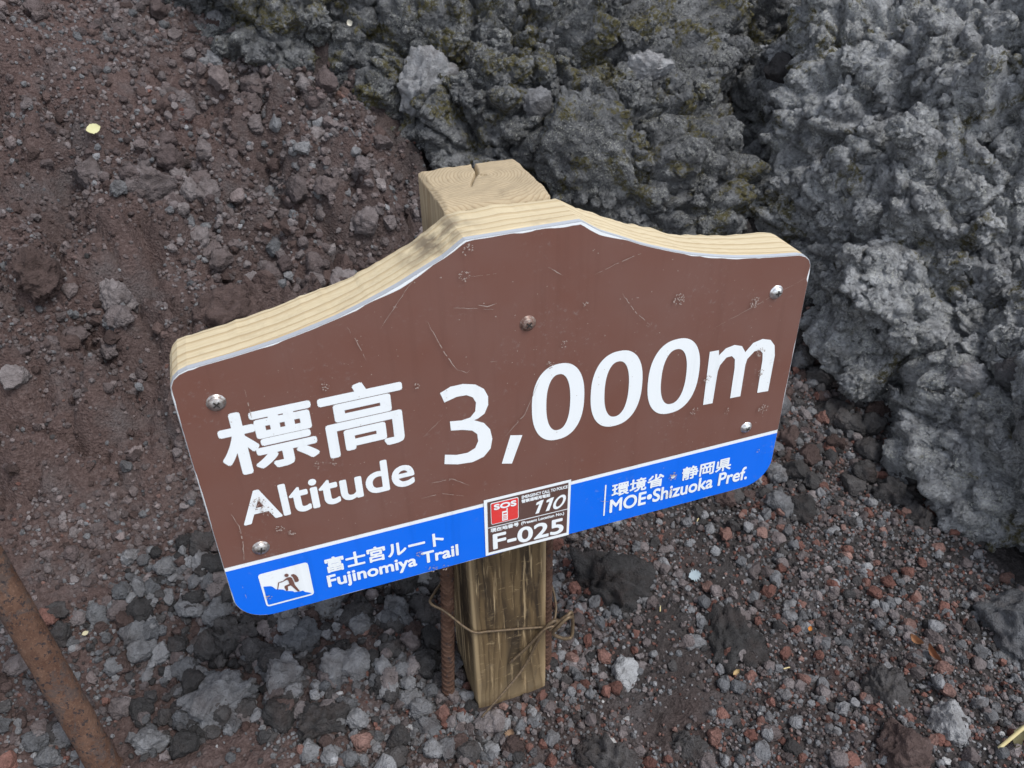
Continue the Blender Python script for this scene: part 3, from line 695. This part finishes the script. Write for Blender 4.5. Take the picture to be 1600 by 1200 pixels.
poly_px('lettering', [(18, 602), (60, 576), (110, 565), (160, 567), (195, 585), (212, 615), (212, 650), (197, 685), (172, 704), (155, 711), (195, 722), (220, 748), (229, 785), (222, 825), (195, 858), (150, 880), (90, 889), (36, 888),
                      (38, 850), (85, 851), (130, 842), (160, 823), (172, 795), (168, 767), (148, 753), (110, 750), (62, 753), (58, 716), (105, 712), (140, 700), (160, 675), (163, 640), (150, 619), (125, 610), (85, 617), (36, 640)], Y1, M_WHITE, plate, c4)
poly_px('lettering', [(302, 772), (350, 771), (308, 886), (267, 886)], Y1, M_WHITE, plate, c4)
poly_px('lettering', [(1078, 650), (1105, 436), (1142, 429), (1142, 450), (1170, 422), (1205, 408), (1235, 413), (1248, 437), (1280, 400), (1318, 384), (1350, 388), (1366, 410), (1367, 450), (1340, 594), (1296, 601), (1317, 470), (1318, 442), (1307, 429),
                      (1285, 434), (1256, 465), (1248, 490), (1228, 615), (1187, 623), (1205, 500), (1206, 466), (1194, 453), (1172, 459), (1146, 490), (1137, 515), (1116, 643)], Y1, M_WHITE, plate, c4)
for L_, R_, T_, B_ in (((388, 640), (600, 600), (505, 482), (465, 795)), ((626, 590), (834, 550), (742, 432), (690, 741)), ((857, 545), (1064, 500), (985, 382), (918, 689))):
    u0 = on_sign(*c4(*L_))[0]; u1 = on_sign(*c4(*R_))[0]; v1 = on_sign(*c4(*T_))[1]; v0 = on_sign(*c4(*B_))[1]
    cu, cv, ru, rv = (u0 + u1) / 2, (v0 + v1) / 2, (u1 - u0) / 2, (v1 - v0) / 2
    th = np.linspace(0, 2 * math.pi, 64, endpoint=False); se = lambda a, n: np.sign(a) * np.abs(a) ** (2 / n)
    ou = np.c_[cu + ru * se(np.cos(th), 2.35), cv + rv * se(np.sin(th), 2.35)]; iu = np.c_[cu + (ru - 0.0148) * se(np.cos(th), 2.3), cv + (rv - 0.0118) * se(np.sin(th), 2.3)]
    VV = [(p[0], Y1, p[1] + ZB) for p in np.r_[ou, iu]]
    obj('lettering', mesh_py('lettering', VV, [(i, (i + 1) % 64, 64 + (i + 1) % 64, 64 + i) for i in range(64)]), M_WHITE, plate)
lettering('標', ((358, 744), (498, 712), (349, 650)), Y1, plate, 0.0018)
lettering('高', ((514, 714), (634, 686), (500, 612)), Y1, plate, 0.0018)
lettering('Altitude', ((383, 819), (647, 754), (378, 771)), Y1, plate, 0.0011)
lettering('富士宮ルート', ((511, 894), (693, 850), (507, 872)), Y1, plate, 0.0006)
lettering('Fujinomiya Trail', ((515, 921), (716, 871), (511, 899)), Y1, plate, 0.0006)
lettering('環境省・静岡県', ((955, 776), (1140, 732), (957, 756)), Y1, plate, 0.0005)
lettering('MOE•Shizuoka Pref.', ((952, 800), (1165, 747), (955, 780)), Y1, plate, 0.0006)
poly_px('divider_bar', [(944.9, 757), (947, 756.6), (944, 804.6), (941.8, 805)], Y1, M_WHITE, plate)
# hiker pictogram
c5 = lambda x, y: (390 + x * 0.075, 870 + y * 0.075)
poly_px('pictogram_field', [(176, 400), (190, 362), (230, 342), (1120, 110), (1165, 104), (1200, 118), (1216, 150), (1336, 715), (1330, 752), (1296, 778), (420, 1012), (375, 1012), (345, 985)], Y1, M_WHITE, plate, c5)
poly_px('pictogram_mountain', [(285, 602), (440, 590), (475, 604), (545, 655), (690, 662), (760, 690), (900, 696), (935, 714), (1040, 702), (1110, 682), (1150, 710), (1230, 722), (1292, 735), (1250, 756), (410, 978), (385, 975), (375, 950)], -0.0014, M_BLUE, plate, c5)
M_FIG = M_BROWN
poly_px('pictogram_hiker', [(800, 402), (842, 396), (880, 420), (910, 480), (940, 560), (1045, 690), (1002, 697), (872, 582), (850, 570), (790, 592), (802, 672), (766, 685), (720, 606), (732, 580), (826, 540), (802, 470), (772, 452), (690, 496), (612, 520), (590, 656), (574, 656), (590, 512), (690, 478), (750, 425)], -0.0017, M_FIG, plate, c5)
poly_px('pictogram_head', [(765 + 46 * math.cos(a), 362 + 34 * math.sin(a)) for a in np.linspace(0, 6.283, 20, endpoint=False)], -0.0017, M_FIG, plate, c5)
poly_px('pictogram_backpack', [(862, 348), (905, 333), (955, 352), (1000, 400), (1026, 465), (1008, 490), (962, 503), (938, 492), (920, 440), (890, 392), (860, 368)], -0.0017, M_FIG, plate, c5)
# emergency location sticker
c6 = lambda x, y: (740 + x * 0.10833, 740 + y * 0.10833)
st = poly_px('location_sticker', [(140, 375), (1400, 70), (1365, 870), (170, 1175)], -0.0014, M_WHITE, sign, c6)
tag(st, 'white-edged brown emergency location sticker')
poly_px('sticker_field', [(190, 402), (1360, 116), (1332, 835), (210, 1125)], -0.0017, M_SBROWN, st, c6)
Y2 = -0.0020
poly_px('red_badge_edge', [(234, 425), (250, 408), (620, 320), (638, 332), (640, 610), (626, 632), (262, 720), (244, 705)], Y2, M_WHITE, st, c6)
poly_px('red_badge', [(242, 430), (256, 416), (616, 330), (630, 340), (632, 606), (620, 623), (266, 709), (252, 698)], -0.0023, M_RED, st, c6)
poly_px('divider_line', [(199, 765), (1345, 488), (1345, 498), (199, 775)], Y2, M_WHITE, st, c6)
P6 = lambda *p: tuple(c6(*q_) for q_ in p)
Y3 = -0.0026
lettering('SOS', P6((288, 500), (600, 432), (285, 428)), Y3, st, 0.0005)
for poly in ([(400, 525), (480, 505), (482, 640), (400, 660)], [(462, 478), (480, 474), (480, 510), (462, 514)]): poly_px('phone_symbol', poly, Y3, M_WHITE, st, c6)
poly_px('phone_screen', [(416, 542), (466, 530), (466, 548), (416, 560)], -0.0029, M_RED, st, c6)
for kx in range(3):
    for ky in range(3):
        x0, y0 = 416 + kx * 18, 580 + ky * 22 - kx * 4.2; poly_px('phone_key', [(x0, y0), (x0 + 11, y0 - 2.6), (x0 + 11, y0 + 10), (x0, y0 + 12.6)], -0.0029, M_RED, st, c6)
lettering('EMERGENCY CALL TO POLICE', P6((686, 346), (1342, 190), (682, 306)), Y2, st, 0.00018)
lettering('警察通報用電話', P6((684, 408), (1092, 311), (682, 362)), Y2, st, 0.00022)
for dx, dy in ((0, 0), (148, -37)):
    poly_px('lettering', [(x + dx, y + dy) for x, y in [(880, 564), (932, 552), (1003, 358), (962, 368), (900, 402), (890, 438), (938, 424)]], Y2, M_WHITE, st, c6)
VV = []
for rx, ry in ((84, 104), (45, 68)):
    for t in np.linspace(0, 2 * math.pi, 40, endpoint=False):
        lx, ly = rx * math.cos(t), ry * math.sin(t); lx += -0.40 * ly; ly2 = ly - 0.24 * rx * math.cos(t)
        u, v = on_sign(*c6(1229 + lx, 391 + ly2)); VV.append((u, Y2, v + ZB))
obj('lettering', mesh_py('lettering', VV, [(i, (i + 1) % 40, 40 + (i + 1) % 40, 40 + i) for i in range(40)]), M_WHITE, st)
lettering('現在地番号', P6((240, 832), (640, 735), (238, 778)), Y2, st, 0.00025)
lettering('(Present Location No.)', P6((678, 730), (1292, 582), (676, 680)), Y2, st, 0.00018)
lettering('F-025', P6((284, 1070), (1276, 828), (278, 862)), Y2, st, 0.0008)
# scratches and knocks in the film
M_SCR = simple('scratched_film', (0.34, 0.275, 0.245), 0.8, 0.2)
def scratch_mesh():
    V, Fc = [], []
    def strip(pts, w0):
        P = np.array(densify_open([on_sign(*p) for p in pts], 0.003)); P += rng.normal(0, 0.00018, P.shape)
        t = np.gradient(P, axis=0); t /= np.linalg.norm(t, axis=1)[:, None] + 1e-9; nrm = np.c_[-t[:, 1], t[:, 0]]
        ww = w0 * rng.uniform(0.25, 1.0, len(P)) * np.sin(np.linspace(0.15, 3.0, len(P))); k = len(V)
        for p, m, x in zip(P, nrm, ww): V.extend([(*(p + m * x), 0), (*(p - m * x), 0)])
        for i in range(len(P) - 1):
            if rng.uniform() < 0.86: Fc.append((k + 2 * i, k + 2 * i + 1, k + 2 * i + 3, k + 2 * i + 2))
    def densify_open(pts, step):
        out = []
        for (a, b_), (c, d) in zip(pts, pts[1:]):
            n = max(1, int(math.hypot(c - a, d - b_) / step)); out += [(a + (c - a) * i / n, b_ + (d - b_) * i / n) for i in range(n)]
        return out + [pts[-1]]
    for pts, w0 in [([(541, 508), (556, 530), (571, 560)], .0005), ([(666, 500), (694, 550), (713, 575), (728, 580), (740, 568)], .0005), ([(361, 800), (375, 822), (380, 850), (381, 880)], .0006), ([(382, 606), (394, 655)], .0005), ([(855, 415), (877, 428)], .0005),
                    ([(928, 426), (970, 406), (1008, 390)], .0004), ([(967, 452), (990, 485), (1015, 507)], .0005), ([(842, 590), (818, 645), (783, 684)], .0004), ([(651, 425), (620, 470), (592, 512)], .0003), ([(702, 478), (770, 481)], .0003), ([(745, 474), (760, 477), (775, 471)], .0005),
                    ([(672, 752), (705, 745), (732, 755)], .0005), ([(655, 776), (690, 768), (725, 772)], .0005), ([(754, 565), (776, 561)], .0004), ([(605, 475), (620, 478)], .0005), ([(730, 430), (775, 425)], .0002), ([(660, 680), (690, 650)], .0003), ([(378, 912), (385, 932)], .0004), ([(1110, 512), (1260, 430)], .0002), ([(936, 780), (950, 781)], .0004)]: strip(pts, w0)
    def blot(u, v, r):
        k = len(V); n = 7; a0 = rng.uniform(0, 6)
        for i in range(n):
            a = a0 + i * 2 * math.pi / n; rr = r * rng.uniform(0.4, 1.2); V.append((u + rr * math.cos(a), v + rr * math.sin(a) * 0.9, 0))
        Fc.append(tuple(range(k, k + n)))
    for px, py, r, n in [(724, 428, .0055, 22), (1058, 466, .0065, 40), (1177, 470, .006, 36), (1186, 548, .005, 26), (1186, 580, .004, 18), (1190, 636, .006, 30), (1083, 640, .005, 18), (1103, 590, .005, 22), (403, 784, .0075, 46), (417, 795, .006, 18), (437, 822, .004, 16), (455, 829, .004, 16), (858, 567, .004, 14),
                         (1050, 742, .006, 30), (1043, 768, .005, 18), (655, 862, .004, 20), (676, 885, .005, 22), (695, 883, .004, 14), (730, 388, .005, 14), (912, 472, .003, 10), (1133, 640, .004, 8), (880, 535, .004, 10), (497, 722, .005, 14), (519, 720, .004, 10), (507, 601, .004, 12), (649, 600, .003, 8), (420, 930, .003, 6), (1182, 702, .003, 6)]:
        u, v = on_sign(px, py)
        for _ in range(n):
            a, d = rng.uniform(0, 6.28), r * math.sqrt(rng.uniform()); blot(u + d * math.cos(a), v + d * math.sin(a), rng.uniform(0.0003, 0.0011))
    for _ in range(240): blot(rng.uniform(-0.285, 0.285), rng.uniform(-0.2, 0.0) if rng.uniform() < 0.8 else rng.uniform(-0.275, 0.0), rng.uniform(0.0002, 0.0006))
    for _ in range(46): u, v = rng.uniform(-0.15, 0.15), rng.uniform(-0.08, 0.06); blot(u, v, rng.uniform(0.0003, 0.0009))
    VV = [(p[0], -0.0031 - 0.00002 * (i % 5), p[1] + ZB) for i, p in enumerate(V)]
    return mesh_py('scratches', VV, Fc)
tag(obj('scratches', scratch_mesh(), M_SCR, plate), kind='stuff')

# screws
def lathe(prof, n, axis_pt, name, mat, parent, along='y'):
    V, Fc = [], []
    for r, d in prof:
        for i in range(n):
            a = 2 * math.pi * i / n; V.append((axis_pt[0] + r * math.cos(a), axis_pt[1] + d, axis_pt[2] + r * math.sin(a)))
    for k in range(len(prof) - 1):
        for i in range(n): j = (i + 1) % n; Fc.append((k * n + i, k * n + j, (k + 1) * n + j, (k + 1) * n + i))
    Fc.append(tuple(range((len(prof) - 1) * n, len(prof) * n)))
    return obj(name, mesh_py(name, V, Fc, True), mat, parent)
def metal(name, c1, c2, rough=0.35, m=0.8):
    b = NB(name); co = b.obco(); v = b.noise(co, 260, 5, 0.7)
    return b.done(b.mix(b.ramp(v, [(0.42, 0.0), (0.62, 1.0)]), c1, c2), rough, b.bump(v, 0.3, 0.001), m, 0.5)
M_STEEL = metal('worn_steel', (0.62, 0.61, 0.60), (0.30, 0.25, 0.22)); M_PAINTED = metal('brown_painted_screw', (0.16, 0.085, 0.065), (0.30, 0.25, 0.22), 0.4, 0.3)
M_CHROME = metal('bright_steel', (0.78, 0.79, 0.80), (0.55, 0.55, 0.54), 0.28); M_BLACK = simple('screw_recess_shade', (0.03, 0.026, 0.024), 0.8)
for px, py, mt, rr in ((338, 631.5, M_STEEL, .0064), (408, 858.5, M_STEEL, .0064), (1215, 458, M_CHROME, .0060), (1167.5, 669.5, M_CHROME, .0056), (826, 507, M_PAINTED, .0062)):
    u, v = on_sign(px, py, -0.003); A = (u, -0.0007, v + ZB)
    prof = [(rr * 1.25, 0.0), (rr * 1.22, -0.0006), (rr, -0.0008)] + [(rr * math.cos(t), -0.0008 - 0.0032 * math.sin(t)) for t in np.linspace(0.15, 1.45, 8)]
    s_ = lathe(prof, 28, A, 'screw', mt, sign)
    V, Fc = [], []
    rot0 = 0.4 + px * 0.01
    for q_ in (0, 1):
        c_, s2 = math.cos(rot0 + q_ * math.pi / 2), math.sin(rot0 + q_ * math.pi / 2); k = len(V)
        for a, b_ in ((-1, -.2), (1, -.2), (1, .2), (-1, .2)):
            x, z = rr * 0.55 * a, rr * 0.55 * b_; V.append((A[0] + x * c_ - z * s2, A[1] - 0.0044 - q_ * 0.00005, A[2] + x * s2 + z * c_))
        Fc.append((k, k + 1, k + 2, k + 3))
    obj('cross_recess_shade', mesh_py('cross_recess_shade', V, Fc), M_BLACK, s_)  # flat near-black cross on the dome, recess shade given as colour

# ================================================================== RODS, PIPE, WIRE
def rust(name, scale=1.0, old=False):
    b = NB(name); co = b.obco(); v = b.noise(co, 40 * scale, 6, 0.7); f = b.noise(co, 260 * scale, 5, 0.7)
    c = b.ramp(v, [(0.28, (0.055, 0.026, 0.017)), (0.5, (0.105, 0.058, 0.040)), (0.72, (0.150, 0.090, 0.064))])
    c = b.mix(b.ramp(b.noise(co, 75 * scale, 4, 0.6), [(0.60, 0.0), (0.68, 0.85)]), c, (0.045, 0.038, 0.040))
    if old:
        c = b.mix(b.ramp(b.noise(co, 22, 6, 0.75, 0.5), [(0.50, 0.0), (0.56, 0.75)]), c, (0.075, 0.060, 0.056))
        c = b.mix(b.ramp(b.noise(co, 150, 4, 0.7), [(0.57, 0.0), (0.61, 0.9)]), c, (0.030, 0.026, 0.028))
        c = b.mix(b.ramp(b.noise(co, 330, 4, 0.7), [(0.56, 0.0), (0.66, 0.5)]), c, (0.21, 0.125, 0.085))
    return b.done(c, 0.88, b.bump(b.math('ADD', f, v), 0.85, 0.003), 0.1, 0.25)
M_RUST = rust('rusty_rebar', 1.5); M_PIPE = rust('rusty_pipe', 1.0, True)
def tube(path, rad, n=10, radf=None):
    P = np.array(path, float); T = np.gradient(P, axis=0); T /= np.linalg.norm(T, axis=1)[:, None] + 1e-12
    ref = np.array([0.0, 0.0, 1.0]) if abs(T[0] @ [0, 0, 1]) < 0.9 else np.array([1.0, 0, 0])
    A = np.cross(T[0], ref); A /= np.linalg.norm(A); V, Fc = [], []
    for i in range(len(P)):
        A = A - T[i] * (A @ T[i]); A /= np.linalg.norm(A) + 1e-12; B = np.cross(T[i], A); r = rad if radf is None else radf(i, i / (len(P) - 1))
        for k in range(n):
            a = 2 * math.pi * k / n; V.append(P[i] + r * (A * math.cos(a) + B * math.sin(a)))
    for i in range(len(P) - 1):
        for k in range(n): j = (k + 1) % n; Fc.append((i * n + k, i * n + j, (i + 1) * n + j, (i + 1) * n + k))
    Fc.append(tuple(reversed(range(n)))); Fc.append(tuple(range((len(P) - 1) * n, len(P) * n)))
    return V, Fc
def spline(pts, per=10):
    P = np.array(pts, float); P = np.vstack([2 * P[0] - P[1], P, 2 * P[-1] - P[-2]]); out = []
    for i in range(1, len(P) - 2):
        for t in np.linspace(0, 1, per, endpoint=False):
            a, b_, c, d = P[i - 1:i + 3]; out.append(0.5 * ((2 * b_) + (c - a) * t + (2 * a - 5 * b_ + 4 * c - d) * t * t + (3 * b_ - a - 3 * c + d) * t ** 3))
    out.append(P[-2]); return np.array(out)
def rebar(x, y, ztop, lean, label):
    root = empty('rebar_stake', (x, y, 0.0)); tag(root, label, 'rebar', 'rebar stakes at the post')
    zs = np.linspace(-0.06, ztop, 60); path = np.c_[x + lean[0] * zs, y + lean[1] * zs, zs]
    obj('bar', mesh_py('bar', *tube(path, 0.0078, 12), True), M_RUST, root)
    for z in np.arange(0.006, ztop - 0.005, 0.0098):                # each rib a slanted raised ring
        V, Fc = [], []
        for k in range(16):
            a = 2 * math.pi * k / 16
            for rr, dz in ((0.0076, -0.0018), (0.0091, -0.0006), (0.0091, 0.0006), (0.0076, 0.0018)):
                V.append((x + lean[0] * z + rr * math.cos(a), y + lean[1] * z + rr * math.sin(a), z + dz + 0.0022 * math.cos(2 * a)))
        for k in range(16):
            j = (k + 1) % 16
            for m in range(3): Fc.append((k * 4 + m, j * 4 + m, j * 4 + m + 1, k * 4 + m + 1))
        obj('rib', mesh_py('rib', V, Fc, True), M_RUST, root)
def hit_y(px, py, Y):
    d = ray(px, py); return CAM + d * ((Y - CAM[1]) / d[1])
LB = hit_y(699, 1072, 0.10); LT = hit_y(697, 890, 0.10)
rebar(float(LB[0]), 0.10, 0.40, ((LT[0] - LB[0]) / (LT[2] - LB[2]), 0.0), 'rusty ribbed rebar stake standing free of the post on the rusty pipe side')
rebar(0.0590, 0.094, 0.40, (0.0, 0.0), 'rusty ribbed rebar stake tight against the post on the big outcrop side')
# tie wire: once round rebar and post, twisted knot, loop and long tail
LX = float(LB[0])
M_WIRE = metal('dull_brown_wire', (0.17, 0.12, 0.07), (0.09, 0.065, 0.045), 0.55, 0.4)
wire = empty('tie_wire', (0.06, 0.06, 0.14)); tag(wire, 'dull brown wire tying both rebar stakes to the post, with a loop', 'wire')
zW = float(hit_y(735, 990, 0.062)[2]); zK = float(hit_y(868, 977, 0.062)[2])
loop_pts = [(0.053, 0.0615, zK), (0.030, 0.0628, zK * 0.78 + zW * 0.22), (0.0, 0.0630, zK * 0.5 + zW * 0.5), (-0.030, 0.0630, zK * 0.22 + zW * 0.78), (-0.0525, 0.0645, zW + 0.001), (LX + 0.004, 0.088, zW + 0.022), (LX - 0.0105, 0.100, zW + 0.030), (LX - 0.004, 0.113, zW + 0.030), (-0.052, 0.150, zW + 0.028), (-0.047, 0.1690, zW + 0.026), (0.047, 0.1690, zK + 0.03), (0.056, 0.160, zK + 0.03),
            (0.072, 0.118, zK + 0.026), (0.070, 0.085, zK + 0.012), (0.058, 0.062, zK + 0.001)]
obj('wrap', mesh_py('wrap', *tube(spline(loop_pts, 9), 0.0017, 8), True), M_WIRE, wire)
def W(px, py, y): return tuple(hit_y(px, py, y))
obj('knot_loop', mesh_py('knot_loop', *tube(spline([W(858, 985, .056), W(872, 972, .054), W(886, 962, .052), W(893, 957, .056), W(895, 978, .058), W(892, 996, .055), W(878, 997, .052), W(864, 990, .053), W(872, 980, .049), W(886, 966, .049), W(894, 964, .052)], 9), 0.0024, 8), True), M_WIRE, wire)
obj('tail', mesh_py('tail', *tube(spline([W(876, 970, .056), W(862, 972, .055), W(846, 990, .058), W(820, 1040, .056), W(790, 1078, .045), W(752, 1121, .034)], 10), 0.0022, 8, lambda i, t: 0.0022 * (1.25 - 0.6 * t)), True), M_WIRE, wire)
obj('short_tail', mesh_py('short_tail', *tube(spline([W(866, 978, .054), W(850, 984, .055), W(825, 1010, .058), W(796, 1036, .060)], 10), 0.0019, 8), True), M_WIRE, wire)

# rusty pipe in the foreground
PB = march(168, 1205); d0 = ray(5, 925); PTOP_S = 0.93
PT = CAM + d0 * (float(project(PB)[0, 2]) * PTOP_S)
ax = (PT - PB) / np.linalg.norm(PT - PB); pipe = empty('rusty_pipe', tuple(PB)); tag(pipe, 'rusty round steel pipe stake standing on the gravel away from the sign', 'pipe')
ts = np.linspace(-0.10, 0.95, 70)
pp = PB + np.outer(ts, ax) + np.c_[0.003 * np.sin(ts * 5), np.zeros(70), np.zeros(70)]
V, Fc = tube(pp, 0.0188, 28, lambda i, t: 0.0188 + 0.0003 * math.sin(i * 1.7)); Fc = Fc[:-1]
n0 = len(V); Vi, Fi = tube(pp[40:], 0.0163, 28); V = list(V) + list(Vi); Fc += [tuple(reversed([i + n0 for i in f])) for f in Fi[:-2]]
nl = 69 * 28; ni = n0 + 29 * 28
Fc += [(nl + k, nl + (k + 1) % 28, ni + (k + 1) % 28, ni + k) for k in range(28)]
obj('tube', mesh_py('tube', V, Fc, True), M_PIPE, pipe)
obj('rust_collar', mesh_py('rust_collar', *tube(PB + np.outer(np.linspace(-0.03, 0.004, 5), ax), 0.0205, 24), True), M_PIPE, pipe)

# ================================================================== LITTER ON THE GROUND
def leaf_mesh(name, L, Wd, curl, seed, lobes=0):
    r = np.random.default_rng(seed); n, m = 15, 7; V, Fc = [], []
    for i in range(n):
        t = i / (n - 1); wv = Wd * (math.sin(math.pi * min(1, t * 0.97 + 0.015)) ** 0.75) * (1 + lobes * math.cos(i * 2.6)) * r.uniform(0.9, 1.1)
        for j in range(m):
            s_ = (j / (m - 1) - 0.5) * 2; V.append((L * (t - 0.5), wv * s_, curl * (s_ * s_ * Wd * 0.9) + curl * 0.6 * L * (t - 0.5) ** 2 * 2 + 0.0003))
    for i in range(n - 1):
        for j in range(m - 1): Fc.append((i * m + j, (i + 1) * m + j, (i + 1) * m + j + 1, i * m + j + 1))
    return mesh_py(name, V, Fc, True)
def leaf_mat(name, c1, c2):
    b = NB(name); co = b.obco(); return b.done(b.mix(b.noise(co, 120, 4), c1, c2), 0.7, b.bump(b.noise(co, 500, 3), 0.3, 0.0005))
LEAVES = [(148, 207, 0.024, 0.009, 0.12, ((0.48, 0.45, 0.22), (0.58, 0.56, 0.34)), 'dry_leaf', 'pale yellow dry leaf lying on the bank', 'leaf', 0.0, 0.15),
          (1424, 1003, 0.020, 0.005, 1.6, ((0.24, 0.12, 0.06), (0.36, 0.20, 0.11)), 'dry_leaf', 'curled tan dry leaf on the dark soil below the big outcrop', 'leaf', 0.0, -0.5),
          (1451, 1024, 0.026, 0.005, 1.6, ((0.17, 0.075, 0.04), (0.27, 0.13, 0.07)), 'dry_leaf', 'curled reddish brown dry leaf beside the tan one', 'leaf', 0.0, -0.9),
          (1083, 902, 0.020, 0.0085, 0.2, ((0.24, 0.30, 0.33), (0.33, 0.39, 0.42)), 'paint_flake', 'jagged pale blue flake on the red gravel', 'flake', 0.35, 0.3),
          (1262, 985, 0.008, 0.003, 0.5, ((0.38, 0.13, 0.02), (0.48, 0.2, 0.04)), 'dry_leaf', 'tiny orange leaf scrap in the gravel', 'leaf', 0.1, 1.2),
          (551, 33, 0.012, 0.006, 0.3, ((0.62, 0.58, 0.48), (0.72, 0.68, 0.58)), 'dry_leaf', 'cream leaf scrap caught on the dark rock above the bank', 'leaf', 0.1, 0.4),
          (1147, 1053, 0.012, 0.003, 0.8, ((0.36, 0.25, 0.11), (0.45, 0.34, 0.19)), 'dry_leaf', 'crumpled straw coloured scrap among the red stones', 'leaf', 0.3, 0.7),
          (136, 992, 0.009, 0.003, 0.2, ((0.42, 0.38, 0.25), (0.5, 0.46, 0.3)), 'dry_leaf', 'small cream scrap by the rusty pipe', 'leaf', 0.0, 0.1),
          (795, 1150, 0.014, 0.006, 0.8, ((0.22, 0.13, 0.08), (0.34, 0.24, 0.16)), 'dry_leaf', 'crumpled brown leaf scrap in front of the post', 'leaf', 0.3, 0.9)]
for px, py, L, Wd, curl, cols, nm, lab, cat, lob, rz in LEAVES:
    P, N = rock_hit(px, py); o = obj(nm, leaf_mesh(nm, L, Wd, curl, int(px), lob), leaf_mat(nm + str(px), *cols))
    nn = Vector(N).normalized() * 0.5 + Vector(CAM - P).normalized() * 0.5
    o.rotation_euler = (nn.to_track_quat('Z', 'Y').to_matrix() @ Matrix.Rotation(rz, 3, 'Z')).to_euler(); o.location = Vector(P) + nn * 0.016
    tag(o, lab, cat)
A_ = march(1556, 1178); A_[2] += 0.012; B_ = A_ + RIGHT * 0.075 - DOWN * 0.055 + np.array([0, 0, 0.015])
stalk = empty('straw_stalk', tuple(A_)); tag(stalk, 'broken yellow straw stalk with a dry leaf at the edge of the dark soil', 'straw')
M_STRAW = leaf_mat('straw', (0.55, 0.44, 0.20), (0.68, 0.60, 0.34))
obj('stem', mesh_py('stem', *tube(spline([A_, A_ * 0.6 + B_ * 0.4 + [0, 0, .003], B_], 8), 0.0024, 8), True), M_STRAW, stalk)
lf = obj('blade', leaf_mesh('blade', 0.045, 0.007, 0.5, 5), leaf_mat('olive_leaf', (0.07, 0.066, 0.03), (0.13, 0.115, 0.06)), stalk, loc=(0.034, 0.004, -0.004)); lf.rotation_euler = (0.3, 0.1, 0.5)
for k, (px, py, a, ln) in enumerate([(1089, 818, 1.3, .017), (541, 1030, 0.2, .02), (1031, 955, 1.5, .016), (1230, 1048, 0.3, .014)]):
    P = march(px, py); D = RIGHT * math.cos(a) - DOWN * math.sin(a); D = D * [1, 1, 0.2] ; P[2] += 0.006
    tag(obj('twig', mesh_py('twig', *tube(spline([P - D * ln / 2, P + [0, 0, .001], P + D * ln / 2], 5), 0.0009, 6), True), M_STRAW),
        ['short straw bit under the prefecture name', 'straw bit among the black boulders', 'upright straw bit near the half buried black boulder', 'straw bit on the fine gravel'][k], 'straw')
